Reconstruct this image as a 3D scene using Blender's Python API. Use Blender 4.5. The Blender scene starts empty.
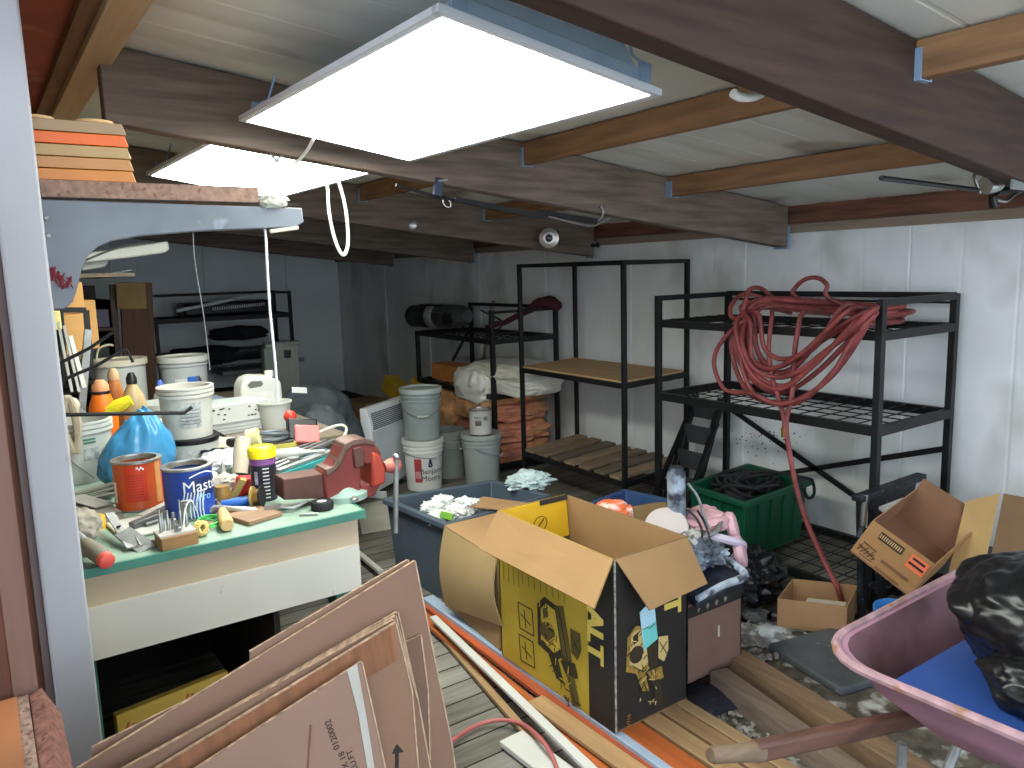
# A cluttered workshop lean-to: welded racks, workbench, boxes, wheelbarrow, open roof timbers.
# World: +X towards the panelled wall with the racks, +Y deeper into the room, Z up, metres.
import bpy, bmesh, math, random
from mathutils import Vector, Matrix, noise, Euler
V3 = Vector
S = bpy.context.scene
COL = S.collection
random.seed(7)

# ------------------------------------------------------------------ camera
CAM = V3((0, 0, 1.62)); FOC = 772.0
AX = ((0.8204, 0.1063, -0.5632), (-0.5719, 0.1028, -0.8139), (-0.0276, 0.9890, 0.1447))  # world axes in camera space
dl = V3((-542, 98, -772)).normalized(); dr = V3((1124, 145, -772)).normalized()
up = dr.cross(dl).normalized(); m_ = (dl + dr).normalized(); s_ = m_.cross(up)
AXY = (m_ - s_) / math.sqrt(2); AXX = (m_ + s_) / math.sqrt(2)
RW = Matrix((AXX, AXY, up))
def ray(px, py): return RW @ V3((px - 512, 384 - py, -FOC))
def on_z(px, py, z):
    d = ray(px, py); return CAM + d * ((z - CAM.z) / d.z)
def on_x(px, py, x):
    d = ray(px, py); return CAM + d * (x / d.x)
def on_y(px, py, y):
    d = ray(px, py); return CAM + d * (y / d.y)
def on_plane(px, py, p0, n):
    d = ray(px, py); n = V3(n); return CAM + d * ((V3(p0) - CAM).dot(n) / d.dot(n))
cam_data = bpy.data.cameras.new('camera'); cam = bpy.data.objects.new('camera', cam_data); COL.objects.link(cam)
cam_data.sensor_width = 36; cam_data.lens = FOC / 1024 * 36; cam_data.clip_start = 0.02
cam.matrix_world = Matrix.Translation(CAM) @ RW.to_4x4()
S.camera = cam
S.view_settings.view_transform = 'Standard'; S.view_settings.look = 'None'
S.view_settings.gamma = 1; S.view_settings.use_curve_mapping = False

# ------------------------------------------------------------------ materials
def lin(c):
    return tuple(((x / 255) / 12.92 if x / 255 <= .04045 else ((x / 255 + .055) / 1.055) ** 2.4) for x in c)
MATS = {}
def mat(name, col, rough=.6, metal=0., var=.12, scale=6., stretch=(1, 1, 1), bump=0., spots=None, spot_amt=.0, spot_scale=30., emit=None, alpha=None, spec=.4, detail=4):
    """Principled surface whose colour wanders a little with noise; optional specks of a second colour."""
    if name in MATS: return MATS[name]
    m = bpy.data.materials.new(name); m.use_nodes = True; nt = m.node_tree; N = nt.nodes; L = nt.links
    b = N['Principled BSDF']; b.inputs['Roughness'].default_value = rough; b.inputs['Metallic'].default_value = metal
    b.inputs['Specular IOR Level'].default_value = spec
    c = lin(col)
    tc = N.new('ShaderNodeTexCoord'); mp = N.new('ShaderNodeMapping'); L.new(tc.outputs['Object'], mp.inputs['Vector'])
    mp.inputs['Scale'].default_value = stretch
    nz = N.new('ShaderNodeTexNoise'); nz.inputs['Scale'].default_value = scale; nz.inputs['Detail'].default_value = detail
    L.new(mp.outputs['Vector'], nz.inputs['Vector'])
    rmp = N.new('ShaderNodeValToRGB'); L.new(nz.outputs['Fac'], rmp.inputs['Fac'])
    rmp.color_ramp.elements[0].position = .3; rmp.color_ramp.elements[1].position = .72
    rmp.color_ramp.elements[0].color = tuple(min(1, x * (1 - var * 1.6)) for x in c) + (1,)
    rmp.color_ramp.elements[1].color = tuple(min(1, x * (1 + var)) for x in c) + (1,)
    out = rmp.outputs['Color']
    if spots is not None:
        n2 = N.new('ShaderNodeTexNoise'); n2.inputs['Scale'].default_value = spot_scale; n2.inputs['Detail'].default_value = 3
        L.new(mp.outputs['Vector'], n2.inputs['Vector'])
        r2 = N.new('ShaderNodeValToRGB'); L.new(n2.outputs['Fac'], r2.inputs['Fac'])
        r2.color_ramp.elements[0].position = 1 - spot_amt - .12; r2.color_ramp.elements[1].position = 1 - spot_amt
        mx = N.new('ShaderNodeMixRGB'); L.new(r2.outputs['Color'], mx.inputs['Fac']); L.new(out, mx.inputs['Color1'])
        mx.inputs['Color2'].default_value = lin(spots) + (1,); out = mx.outputs['Color']
    L.new(out, b.inputs['Base Color'])
    if bump:
        bp = N.new('ShaderNodeBump'); bp.inputs['Strength'].default_value = bump; bp.inputs['Distance'].default_value = .01
        L.new(nz.outputs['Fac'], bp.inputs['Height']); L.new(bp.outputs['Normal'], b.inputs['Normal'])
    if emit is not None:
        b.inputs['Emission Color'].default_value = (*lin(emit[0]), 1); b.inputs['Emission Strength'].default_value = emit[1]
    if alpha is not None: b.inputs['Transmission Weight'].default_value = alpha
    MATS[name] = m; return m
def wood(name, col, axis=0, var=.3, rough=.7, scale=9, **k):
    st = [1, 1, 1]; st = [4, 4, 4]; st[axis] = .35
    return mat(name, col, rough, var=var, scale=scale, stretch=tuple(st), bump=.15, detail=8, **k)

M = dict(
    black_steel=mat('black_steel', (26, 27, 28), .5, .2, .3),
    cardboard=mat('cardboard', (164, 128, 90), .85, var=.06, scale=5),
    cardboard_grey=mat('cardboard_grey', (118, 90, 73), .85, var=.06, scale=4),
    cardboard_brown=mat('cardboard_brown', (124, 82, 54), .85, var=.2, scale=7, stretch=(6, 1, 1)),
    cardboard_edge=mat('cardboard_edge', (146, 120, 96), .9, var=.35, scale=60),
    white_plastic=mat('white_plastic', (198, 198, 190), .4, var=.04),
    cream_plastic=mat('cream_plastic', (196, 190, 168), .45, var=.05),
    grey_plastic=mat('grey_plastic', (150, 160, 156), .5, var=.06),
    dark_tote=mat('dark_tote', (78, 90, 102), .5, var=.08),
    blue_plastic=mat('blue_plastic', (46, 76, 142), .45, var=.05),
    black_plastic=mat('black_plastic', (20, 20, 22), .4, var=.2),
    black_bag=mat('black_bag', (24, 24, 26), .32, var=.3, scale=4, bump=.25),
    steel=mat('steel', (170, 170, 168), .35, .9, .15, 20),
    grey_metal=mat('grey_metal', (140, 142, 140), .5, .5, .2, 15),
    galv=mat('galvanised', (140, 165, 190), .45, .3, .1, 12),
    white_paint=mat('white_paint', (224, 226, 226), .55, var=.05, scale=4),
    ink=mat('ink', (30, 28, 26), .8, var=.1),
    navy_ink=mat('navy_ink', (40, 46, 80), .7, var=.1),
    red_ink=mat('red_ink', (190, 70, 70), .7, var=.15),
    white_ink=mat('white_ink', (225, 225, 222), .7, var=.05),
    green_ink=mat('green_ink', (70, 120, 95), .7, var=.1),
    red=mat('red_paint', (178, 44, 32), .45, var=.2, scale=10),
    orange=mat('orange_plastic', (238, 118, 26), .4, var=.06),
    yellow=mat('yellow_plastic', (232, 210, 40), .4, var=.05),
    cable_white=mat('cable_white', (214, 214, 208), .45, var=.03),
    rubber=mat('rubber', (28, 28, 30), .75, var=.2),
)

# ------------------------------------------------------------------ mesh builder
class MB:
    def __init__(s): s.v = []; s.f = []
    def add(s, vs, fs):
        o = len(s.v); s.v += [V3(v) for v in vs]; s.f += [tuple(i + o for i in f) for f in fs]; return s
    def box(s, c, size, rot=None):
        x, y, z = (a / 2 for a in size); R = rot if isinstance(rot, Matrix) else Euler(rot or (0, 0, 0)).to_matrix(); c = V3(c)
        vs = [c + R @ V3((i * x, j * y, k * z)) for k in (-1, 1) for j in (-1, 1) for i in (-1, 1)]
        return s.add(vs, [(0, 2, 3, 1), (4, 5, 7, 6), (0, 1, 5, 4), (2, 6, 7, 3), (0, 4, 6, 2), (1, 3, 7, 5)])
    def span(s, lo, hi): return s.box([(a + b) / 2 for a, b in zip(lo, hi)], [abs(b - a) for a, b in zip(lo, hi)])
    def bar(s, p, q, w=.03, h=None, upv=(0, 0, 1)):
        p, q = V3(p), V3(q); h = h or w; d = (q - p).normalized(); u = V3(upv)
        if abs(d.dot(u)) > .95: u = V3((1, 0, 0))
        a = d.cross(u).normalized(); b = a.cross(d)
        vs = [e + a * (i * w / 2) + b * (j * h / 2) for e in (p, q) for i, j in ((-1, -1), (1, -1), (1, 1), (-1, 1))]
        return s.add(vs, [(0, 1, 2, 3), (7, 6, 5, 4), (0, 4, 5, 1), (1, 5, 6, 2), (2, 6, 7, 3), (3, 7, 4, 0)])
    def cyl(s, p, q, r, r2=None, n=16):
        return s.tube([p, q], [r, r if r2 is None else r2], n)
    def tube(s, pts, r, n=8, sub=0, closed=False):
        P = [V3(p) for p in pts]
        rs = list(r) if isinstance(r, (list, tuple)) else [r] * len(P)
        if sub:
            Q = []; rr = []; m = len(P); cnt = m if closed else m - 1
            for i in range(cnt):
                p0 = P[(i - 1) % m] if closed or i else P[0]; p1 = P[i]; p2 = P[(i + 1) % m]; p3 = P[(i + 2) % m] if closed or i + 2 < m else P[-1]
                for k in range(sub):
                    t = k / sub; t2 = t * t; t3 = t2 * t
                    Q.append(.5 * ((2 * p1) + (p2 - p0) * t + (2 * p0 - 5 * p1 + 4 * p2 - p3) * t2 + (3 * p1 - p0 - 3 * p2 + p3) * t3))
                    rr.append(rs[i] + (rs[(i + 1) % m] - rs[i]) * t)
            if not closed: Q.append(P[-1]); rr.append(rs[-1])
            P, rs = Q, rr
        m = len(P); vs = []; fs = []
        t0 = (P[1] - P[0]).normalized(); a = t0.orthogonal().normalized()
        for i in range(m):
            if closed: t = P[(i + 1) % m] - P[i - 1]
            else: t = P[min(i + 1, m - 1)] - P[max(i - 1, 0)]
            t = t.normalized() if t.length > 1e-9 else t0
            a = (a - t * a.dot(t)); a = a.normalized() if a.length > 1e-6 else t.orthogonal().normalized()
            b = t.cross(a)
            for k in range(n):
                g = 2 * math.pi * k / n; vs.append(P[i] + (a * math.cos(g) + b * math.sin(g)) * rs[i])
        for i in range(m if closed else m - 1):
            j = (i + 1) % m
            for k in range(n):
                l = (k + 1) % n; fs.append((i * n + k, i * n + l, j * n + l, j * n + k))
        if not closed:
            fs.append(tuple(range(n - 1, -1, -1))); fs.append(tuple((m - 1) * n + k for k in range(n)))
        return s.add(vs, fs)
    def ring(s, c, R, r, nrm=(0, 0, 1), n=28, k=8, squash=1.):
        nn = V3(nrm).normalized(); a = nn.orthogonal().normalized(); b = nn.cross(a); c = V3(c)
        return s.tube([c + a * (R * math.cos(2 * math.pi * i / n)) + b * (R * squash * math.sin(2 * math.pi * i / n)) for i in range(n)], r, k, closed=True)
    def lathe(s, prof, c=(0, 0, 0), n=28, axis=(0, 0, 1)):
        """prof: (radius, height) pairs; closed at radius 0."""
        z = V3(axis).normalized(); a = z.orthogonal().normalized(); b = z.cross(a); c = V3(c); vs = []; fs = []; rows = []
        for r, h in prof:
            if r < 1e-6: rows.append([len(vs)]); vs.append(c + z * h)
            else:
                rows.append(list(range(len(vs), len(vs) + n)))
                for k in range(n):
                    g = 2 * math.pi * k / n; vs.append(c + z * h + (a * math.cos(g) + b * math.sin(g)) * r)
        for A, B in zip(rows, rows[1:]):
            for k in range(n):
                l = (k + 1) % n
                if len(A) == 1 and len(B) == 1: continue
                if len(A) == 1: fs.append((A[0], B[l], B[k]))
                elif len(B) == 1: fs.append((A[k], A[l], B[0]))
                else: fs.append((A[k], A[l], B[l], B[k]))
        return s.add(vs, fs)
    def sheet(s, pts, t, nrm=None):
        """A flat board through the outline pts, thickness t (towards -normal)."""
        P = [V3(p) for p in pts]; n = len(P)
        if nrm is None: nrm = (P[1] - P[0]).cross(P[-1] - P[0])
        nn = V3(nrm).normalized() * t
        return s.add(P + [p - nn for p in P], [tuple(range(n)), tuple(range(2 * n - 1, n - 1, -1))] + [(i, i + n, (i + 1) % n + n, (i + 1) % n) for i in range(n)])
    def lump(s, c, rad, seed=0, amp=.15, freq=3., fold=.0, ffreq=7., sub=4, flat=None, boxy=0.):
        bm = bmesh.new(); bmesh.ops.create_icosphere(bm, subdivisions=sub, radius=1); c = V3(c); so = V3((seed * 7.3, seed * 3.1, seed * 5.7)); vs = []
        for v in bm.verts:
            p = v.co.copy()
            if boxy:
                mx = max(abs(p.x), abs(p.y), abs(p.z)); p = p.lerp(p / mx, boxy)
            d = 1 + amp * noise.fractal(v.co * freq + so, .9, 2., 4)
            if fold: d += fold * (math.sqrt(noise.noise(v.co * ffreq + so * 2) ** 2 + .004) - .25) * 1.3
            p = V3((p.x * rad[0], p.y * rad[1], p.z * rad[2])) * d + c
            if flat is not None and p.z < flat: p.z = flat + (p.z - flat) * .02
            vs.append(p)
        fs = [tuple(v.index for v in f.verts) for f in bm.faces]; bm.free()
        return s.add(vs, fs)
    def grid(s, fn, nu, nv):
        vs = [fn(i / nu, j / nv) for i in range(nu + 1) for j in range(nv + 1)]
        return s.add(vs, [(i * (nv + 1) + j, (i + 1) * (nv + 1) + j, (i + 1) * (nv + 1) + j + 1, i * (nv + 1) + j + 1) for i in range(nu) for j in range(nv)])
    def move(s, Mx): s.v = [Mx @ v for v in s.v]; return s
    def build(s, name, m, parent=None, bev=0., solid=0., smooth=40, bseg=2):
        """Link the pieces as one mesh object; vertices are in world space (children: converted)."""
        me = bpy.data.meshes.new(name)
        if parent is not None:
            inv = WM[parent.name].inverted(); vs = [inv @ v for v in s.v]; mw = WM[parent.name].copy(); org = None
        else:
            xs = [v.x for v in s.v]; ys = [v.y for v in s.v]
            org = V3(((min(xs) + max(xs)) / 2, (min(ys) + max(ys)) / 2, min(v.z for v in s.v))); vs = [v - org for v in s.v]
        me.from_pydata([tuple(v) for v in vs], [], s.f)
        bm = bmesh.new(); bm.from_mesh(me); bmesh.ops.recalc_face_normals(bm, faces=bm.faces)
        th = math.radians(smooth)
        for f in bm.faces: f.smooth = True
        for e in bm.edges:
            e.smooth = len(e.link_faces) == 2 and e.calc_face_angle(0) < th
        bm.to_mesh(me); bm.free()
        me.materials.append(m if not isinstance(m, str) else M[m])
        o = bpy.data.objects.new(name, me); COL.objects.link(o)
        if parent is not None: o.parent = parent; WM[o.name] = WM[parent.name].copy()
        else: o.location = org; WM[o.name] = Matrix.Translation(org)
        if solid:
            md = o.modifiers.new('thickness', 'SOLIDIFY'); md.thickness = solid; md.offset = 0
        if bev:
            md = o.modifiers.new('rounding', 'BEVEL'); md.width = bev; md.segments = bseg; md.limit_method = 'ANGLE'
        return o
WM = {}
def tag(o, label=None, cat=None, group=None, kind=None):
    if label: o['label'] = label
    if cat: o['category'] = cat
    if group: o['group'] = group
    if kind: o['kind'] = kind
    return o
def thing(name, label, cat, loc=(0, 0, 0), group=None):
    o = bpy.data.objects.new(name, None); COL.objects.link(o); o.location = loc; o.empty_display_size = .05
    WM[o.name] = Matrix.Translation(V3(loc)); return tag(o, label, cat, group)
def one(name, mb, m, label, cat, group=None, **k): return tag(mb.build(name, m, **k), label, cat, group)
def struct(name, mb, m, label=None, cat=None, **k): return tag(mb.build(name, m, **k), label, cat, kind='structure')
def text_pts(s, size, align='LEFT'):
    cu = bpy.data.curves.new('lettering', 'FONT'); cu.body = s; cu.size = size; cu.align_x = align; cu.resolution_u = 3
    ob = bpy.data.objects.new('lettering', cu); COL.objects.link(ob)
    me = bpy.data.meshes.new_from_object(ob.evaluated_get(bpy.context.evaluated_depsgraph_get()))
    vs = [v.co.copy() for v in me.vertices]; fs = [tuple(p.vertices) for p in me.polygons]
    bpy.data.objects.remove(ob); bpy.data.curves.remove(cu); bpy.data.meshes.remove(me); return vs, fs
def text(s, size, O, U, Vv, m, parent, align='LEFT', bold=0.):
    vs, fs = text_pts(s, size, align); O, U, Vv = V3(O), V3(U).normalized(), V3(Vv).normalized(); b = MB()
    b.add([O + U * v.x + Vv * v.y for v in vs], fs); return b.build('lettering', m, parent, smooth=1)
def text_round(s, size, c, R, ang, z, m, parent, ymax=None):
    """Lettering wrapped round an upright cylinder; ang is where the word is centred."""
    vs, fs = text_pts(s, size, 'CENTER'); b = MB(); c = V3(c)
    Rf = R if callable(R) else (lambda h: R)
    b.add([c + V3((Rf(z + v.y) * math.cos(ang + v.x / Rf(z)), Rf(z + v.y) * math.sin(ang + v.x / Rf(z)), z + v.y)) for v in vs], fs)
    return b.build('lettering', m, parent, smooth=1)
def patch_round(c, R, a0, a1, z0, z1, name, m, parent, n=14):
    b = MB(); c = V3(c); Rf = R if callable(R) else (lambda h: R)
    b.grid(lambda u, v: c + V3((Rf(z0 + (z1 - z0) * v) * math.cos(a0 + (a1 - a0) * u), Rf(z0 + (z1 - z0) * v) * math.sin(a0 + (a1 - a0) * u), z0 + (z1 - z0) * v)), n, 2)
    return b.build(name, m, parent)
def lerp(a, b, t): return V3(a).lerp(V3(b), t)
# ------------------------------------------------------------------ the setting
def plank_floor():
    m = bpy.data.materials.new('floor_planks'); m.use_nodes = True; nt = m.node_tree; N = nt.nodes; L = nt.links; b = N['Principled BSDF']
    b.inputs['Roughness'].default_value = .85; b.inputs['Specular IOR Level'].default_value = .2
    tc = N.new('ShaderNodeTexCoord'); sp = N.new('ShaderNodeSeparateXYZ'); L.new(tc.outputs['Object'], sp.inputs[0])
    def mth(op, a, b_=None):
        n = N.new('ShaderNodeMath'); n.operation = op
        for i, v in enumerate((a, b_)):
            if v is None: continue
            if isinstance(v, (int, float)): n.inputs[i].default_value = v
            else: L.new(v, n.inputs[i])
        return n.outputs[0]
    yy = mth('DIVIDE', sp.outputs['Y'], .118); idx = mth('FLOOR', yy); fr = mth('FRACT', yy)
    wn = N.new('ShaderNodeTexWhiteNoise'); wn.noise_dimensions = '1D'; L.new(idx, wn.inputs['W'])
    gap = mth('LESS_THAN', mth('ABSOLUTE', mth('SUBTRACT', fr, .5)), .468)
    mp = N.new('ShaderNodeMapping'); mp.inputs['Scale'].default_value = (1.2, 14, 1); L.new(tc.outputs['Object'], mp.inputs['Vector'])
    nz = N.new('ShaderNodeTexNoise'); nz.inputs['Scale'].default_value = 3; nz.inputs['Detail'].default_value = 8; L.new(mp.outputs[0], nz.inputs['Vector'])
    n2 = N.new('ShaderNodeTexNoise'); n2.inputs['Scale'].default_value = 1.3; n2.inputs['Detail'].default_value = 6; L.new(tc.outputs['Object'], n2.inputs['Vector'])
    f = mth('ADD', mth('MULTIPLY', nz.outputs['Fac'], .55), mth('MULTIPLY', wn.outputs['Value'], .22))
    r = N.new('ShaderNodeValToRGB'); L.new(f, r.inputs['Fac'])
    r.color_ramp.elements[0].color = lin((84, 80, 72)) + (1,); r.color_ramp.elements[0].position = .15
    r.color_ramp.elements[1].color = lin((160, 156, 146)) + (1,); r.color_ramp.elements[1].position = .75
    r2 = N.new('ShaderNodeValToRGB'); L.new(n2.outputs['Fac'], r2.inputs['Fac'])
    r2.color_ramp.elements[0].color = (.45, .42, .38, 1); r2.color_ramp.elements[0].position = .35; r2.color_ramp.elements[1].position = .6
    mx = N.new('ShaderNodeMixRGB'); mx.blend_type = 'MULTIPLY'; mx.inputs[0].default_value = .7; L.new(r.outputs[0], mx.inputs[1]); L.new(r2.outputs[0], mx.inputs[2])
    m3 = N.new('ShaderNodeMixRGB'); m3.inputs[1].default_value = lin((34, 30, 25)) + (1,); L.new(gap, m3.inputs[0]); L.new(mx.outputs[0], m3.inputs[2])
    L.new(m3.outputs[0], b.inputs['Base Color'])
    bp = N.new('ShaderNodeBump'); bp.inputs['Distance'].default_value = .006; bp.inputs['Strength'].default_value = .6; L.new(gap, bp.inputs['Height']); L.new(bp.outputs[0], b.inputs['Normal'])
    return m
struct('floor', MB().span((-3.2, -3.2, -.12), (4.3, 10.1, 0)), plank_floor())

SL = .114
def beam_low(x): return 1.709 + SL * (3.95 - x)
def roof_z(x): return 1.952 + SL * (3.95 - x)
wall_m = mat('panel_white', (236, 238, 236), .5, var=.10, scale=1.6, spots=(196, 198, 190), spot_amt=.34, spot_scale=1.6, stretch=(1, 1, .7))
back_m = mat('panel_white_dusty', (226, 232, 232), .6, var=.08, scale=1.2)
def panel_wall(a, b, z1, axis, at, out, seams=1.0, start=0.):
    """Vertical sheet with shallow grooves every quarter metre and open seams every metre."""
    mb = MB(); prof = [(a, 0.)]; k = a + (start - a) % (seams / 4); i = round((k - start) / (seams / 4))
    while k < b:
        d = .012 if i % 4 == 0 else .0013; w = .008 if i % 4 == 0 else .012
        prof += [(k - w, 0), (k, d), (k + w, 0)]; k += seams / 4; i += 1
    prof.append((b, 0.)); vs = []
    for p, d in prof:
        for z in (0, z1): vs.append((at + d * out, p, z) if axis == 'x' else (p, at + d * out, z))
    fs = [(2 * j, 2 * j + 2, 2 * j + 3, 2 * j + 1) for j in range(len(prof) - 1)]
    mb.add(vs, fs)
    c = [(at + .03 * out, p, z) if axis == 'x' else (p, at + .03 * out, z) for p in (a, b) for z in (0, z1)]
    mb.add(c, [(0, 2, 3, 1)]); return mb
wr = struct('wall_right', panel_wall(-.7, 9.95, 2.02, 'x', 4.06, 1, 1.05, 2.17), wall_m, smooth=5)
struct('wall_back', panel_wall(-.1, 4.06, 2.5, 'y', 9.9, 1, 1.0, .35), back_m, smooth=5)
struct('wall_left', MB().span((-.02, 2.06, 0), (.05, 9.9, 2.42)), wood('plywood_dull', (120, 102, 84), 2, .15))
rng = random.Random(3); sp = MB()
for i in range(46):
    p = on_x(rng.gauss(764, 17), rng.gauss(441, 9), 4.056); r = rng.uniform(.002, .006)
    sp.cyl(p, p + V3((.003, 0, 0)), r, r * .7, 6)
sp.build('mould_speck', M['ink'], wr)
struct('baseboard_right', MB().span((4.03, 3.0, 0), (4.057, 9.88, .07)), wood('base_wood', (70, 60, 52), 1, .2))
struct('baseboard_back', MB().span((.05, 9.86, 0), (4.03, 9.895, .07)), wood('base_wood', (70, 60, 52), 1, .2))

# corrugated roof sheet: ribs run down the slope
mb = MB(); prof = []; y = -.75
while y < 10.0:
    prof += [(y, 0), (y + .04, .0), (y + .075, .0045), (y + .105, .0045), (y + .14, 0), (y + .215, 0), (y + .22, .0016), (y + .23, .0016), (y + .235, 0)]; y += .30
vs = [(x, p, roof_z(x) + d) for p, d in prof for x in (-.45, 4.12)]
mb.add(vs, [(2 * j, 2 * j + 1, 2 * j + 3, 2 * j + 2) for j in range(len(prof) - 1)])
vs = [(x, p, roof_z(x) + .05) for p in (-.75, 9.98) for x in (-.45, 4.12)]; mb.add(vs, [(0, 1, 3, 2)])
struct('ceiling', mb, mat('roof_sheet', (218, 220, 210), .42, .15, .08, 2.5, spots=(130, 124, 108), spot_amt=.28, spot_scale=2.), smooth=8)

beam_m = wood('beam_wood', (112, 97, 84), 0, .28, .75)
beam_dk = wood('beam_wood_dark', (60, 42, 31), 0, .28, .75)
nb = ['wide dark timber beam crossing above the red hose rack', 'long timber beam between the two lit ceiling panels', 'third roof beam counted from the doorway, with a round lamp on its side',
      'fourth roof beam counted from the doorway, over the black cylinder rack', 'deepest roof beam, close to the dim back wall']
BEAM_Y = [1.165, 2.875, 4.59, 6.32, 8.03]
for y0, lb in zip(BEAM_Y, nb):
    t = thing('ceiling_beam', lb, 'beam', (3.95, y0, 1.71), 'roof beams'); t['kind'] = 'structure'
    b = MB(); vs = []
    for x in (.40, 3.95):
        yc = y0 + .022 * (x - 3.95)
        for dy in (-.036, .036):
            for z in (beam_low(x), beam_low(x) + .238): vs.append((x, yc + dy, z))
    b.add(vs, [(0, 1, 3, 2), (4, 6, 7, 5), (0, 4, 5, 1), (2, 3, 7, 6), (1, 5, 7, 3), (0, 2, 6, 4)])
    b.build('timber', beam_dk if y0 < 2 else beam_m, t, bev=.006)
    h = MB(); h.span((3.93, y0 - .045, 1.700), (3.958, y0 + .045, 1.712)); h.span((3.945, y0 - .045, 1.70), (3.958, y0 - .036, 1.83)); h.span((3.945, y0 + .036, 1.70), (3.958, y0 + .045, 1.83))
    h.build('hanger', M['galv'], t)
joist_m = wood('joist_wood', (134, 98, 66), 1, .22, .7)
bays = [(-.7, 1.12), (1.21, 2.83), (2.92, 4.55), (4.64, 6.28), (6.37, 7.99), (8.08, 9.9)]
jl = {(0, 2.04): 'orange brown joist with a bright metal hanger, this side of the wide dark beam', (1, 2.04): 'bare orange brown joist beside the large lit panel', (1, 2.95): 'bare orange brown joist above the red hose rack',
      (2, 2.04): 'short stretch of joist showing past the white cable loop', (2, 2.95): 'short joist seen between beams behind the round lamp bracket'}
for (k, x), lb in jl.items():
    a, b_ = bays[k]; t = thing('ceiling_joist', lb, 'joist', (x, a, roof_z(x) - .09), 'roof joists')
    b = MB(); z1 = roof_z(x) - .004; b.span((x - .022, a, z1 - .095), (x + .022, b_, z1)); b.build('timber', joist_m, t, bev=.003)
    h = MB(); zz = z1 - .097
    for e, d in ((a, 1), (b_, -1)):
        if k == 0 and d == 1: continue
        h.span((x - .029, e, zz), (x - .023, e + d * .05, zz + .075)); h.span((x + .023, e, zz), (x + .029, e + d * .05, zz + .075)); h.span((x - .029, e, zz - .003), (x + .029, e + d * .05, zz))
    h.build('hanger', M['galv'], t)
struct('trim_1', MB().span((3.985, -.7, 1.846), (4.056, 9.88, 1.95)), wood('ledger_wood', (112, 74, 58), 1, .35, .75), 'reddish brown ledger board along the top of the white wall', 'board')
struct('trim_2', MB().span((4.02, -.7, 1.795), (4.056, 9.88, 1.845)), wood('strip_wood', (150, 134, 116), 1, .15), 'pale wood strip under the ledger board', 'board')
# loft underside and its rail on the bench side
struct('trim_3', MB().span((.345, 1.0, 2.285), (.435, 9.88, 2.38)), wood('cream_rail', (176, 150, 112), 1, .08, .6), 'cream rail that carries the beam ends', 'board', bev=.004)
struct('ceiling_loft', MB().span((-1.6, 1.0, 2.34), (.345, 9.88, 2.37)), mat('red_ply', (150, 70, 48), .6, var=.18, scale=2.2, spots=(176, 112, 84), spot_amt=.3, spot_scale=3), 'red brown plywood underside of the loft', 'ceiling')
b = MB(); b.span((.30, 1.0, 2.31), (.345, 9.88, 2.34)); struct('trim_4', b, wood('cream_rail_dark', (120, 88, 60), 1, .2))
p = thing('support_post', 'white painted post with scuffs at the end of the workbench', 'post', (.1, 2.0, 0))
MB().span((.062, 1.965, 0), (.146, 2.05, 2.34)).build('timber', mat('post_paint', (170, 170, 172), .5, var=.05, scale=3, spots=(150, 120, 110), spot_amt=.22, spot_scale=7), p, bev=.006)
b = MB().span((.046, 1.985, 0), (.0615, 2.05, 2.34)); b.build('trim_strip', mat('post_paint_grey', (112, 96, 92), .6, var=.1), p)
p = thing('partition_board', 'red brown wooden board beside the white post', 'board', (-.3, 1.8, 0))
MB().span((-.9, 2.0, 0), (.044, 2.03, 2.2)).build('panel', wood('brown_ply', (110, 68, 48), 2, .25), p)
MB().span((-.012, 1.50, 0), (.024, 1.53, 1.85)).build('trim_board', wood('pink_trim', (100, 72, 60), 2, .1), p)
MB().span((-.9, 1.515, 0), (-.014, 1.54, 1.85)).build('facing', wood('red_board', (90, 50, 36), 2, .25), p)
p = thing('counter', 'orange plywood counter with a crumbly chipboard edge, beside the post', 'counter', (-.4, 1.0, 0))
e = [on_z(17, 655, .93), on_z(0, 600, .93)]
b = MB(); b.span((-.9, .35, .91), (-.008, 1.49, .93)); b.build('top', mat('orange_ply', (150, 96, 58), .6, var=.2, scale=5, spots=(110, 70, 60), spot_amt=.25, spot_scale=9), p)
chip = mat('chipboard', (136, 112, 96), .9, var=.25, scale=70, spots=(96, 66, 52), spot_amt=.36, spot_scale=90)
b = MB(); b.span((-.009, .35, .905), (.008, 1.49, .928)); b.build('edge_strip', chip, p)
b = MB(); b.sheet([(.010, .35, .925), (.010, 1.49, .925), (.034, 1.49, .87), (.034, .35, .87)], .02); b.build('chipboard_edge', mat('chip_red', (122, 80, 66), .9, var=.25, scale=60, spots=(90, 50, 40), spot_amt=.35, spot_scale=90), p)
b = MB(); b.span((-.9, .36, 0), (-.012, 1.48, .905)); b.build('cabinet', wood('brown_ply', (110, 68, 48), 2, .25), p)

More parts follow.
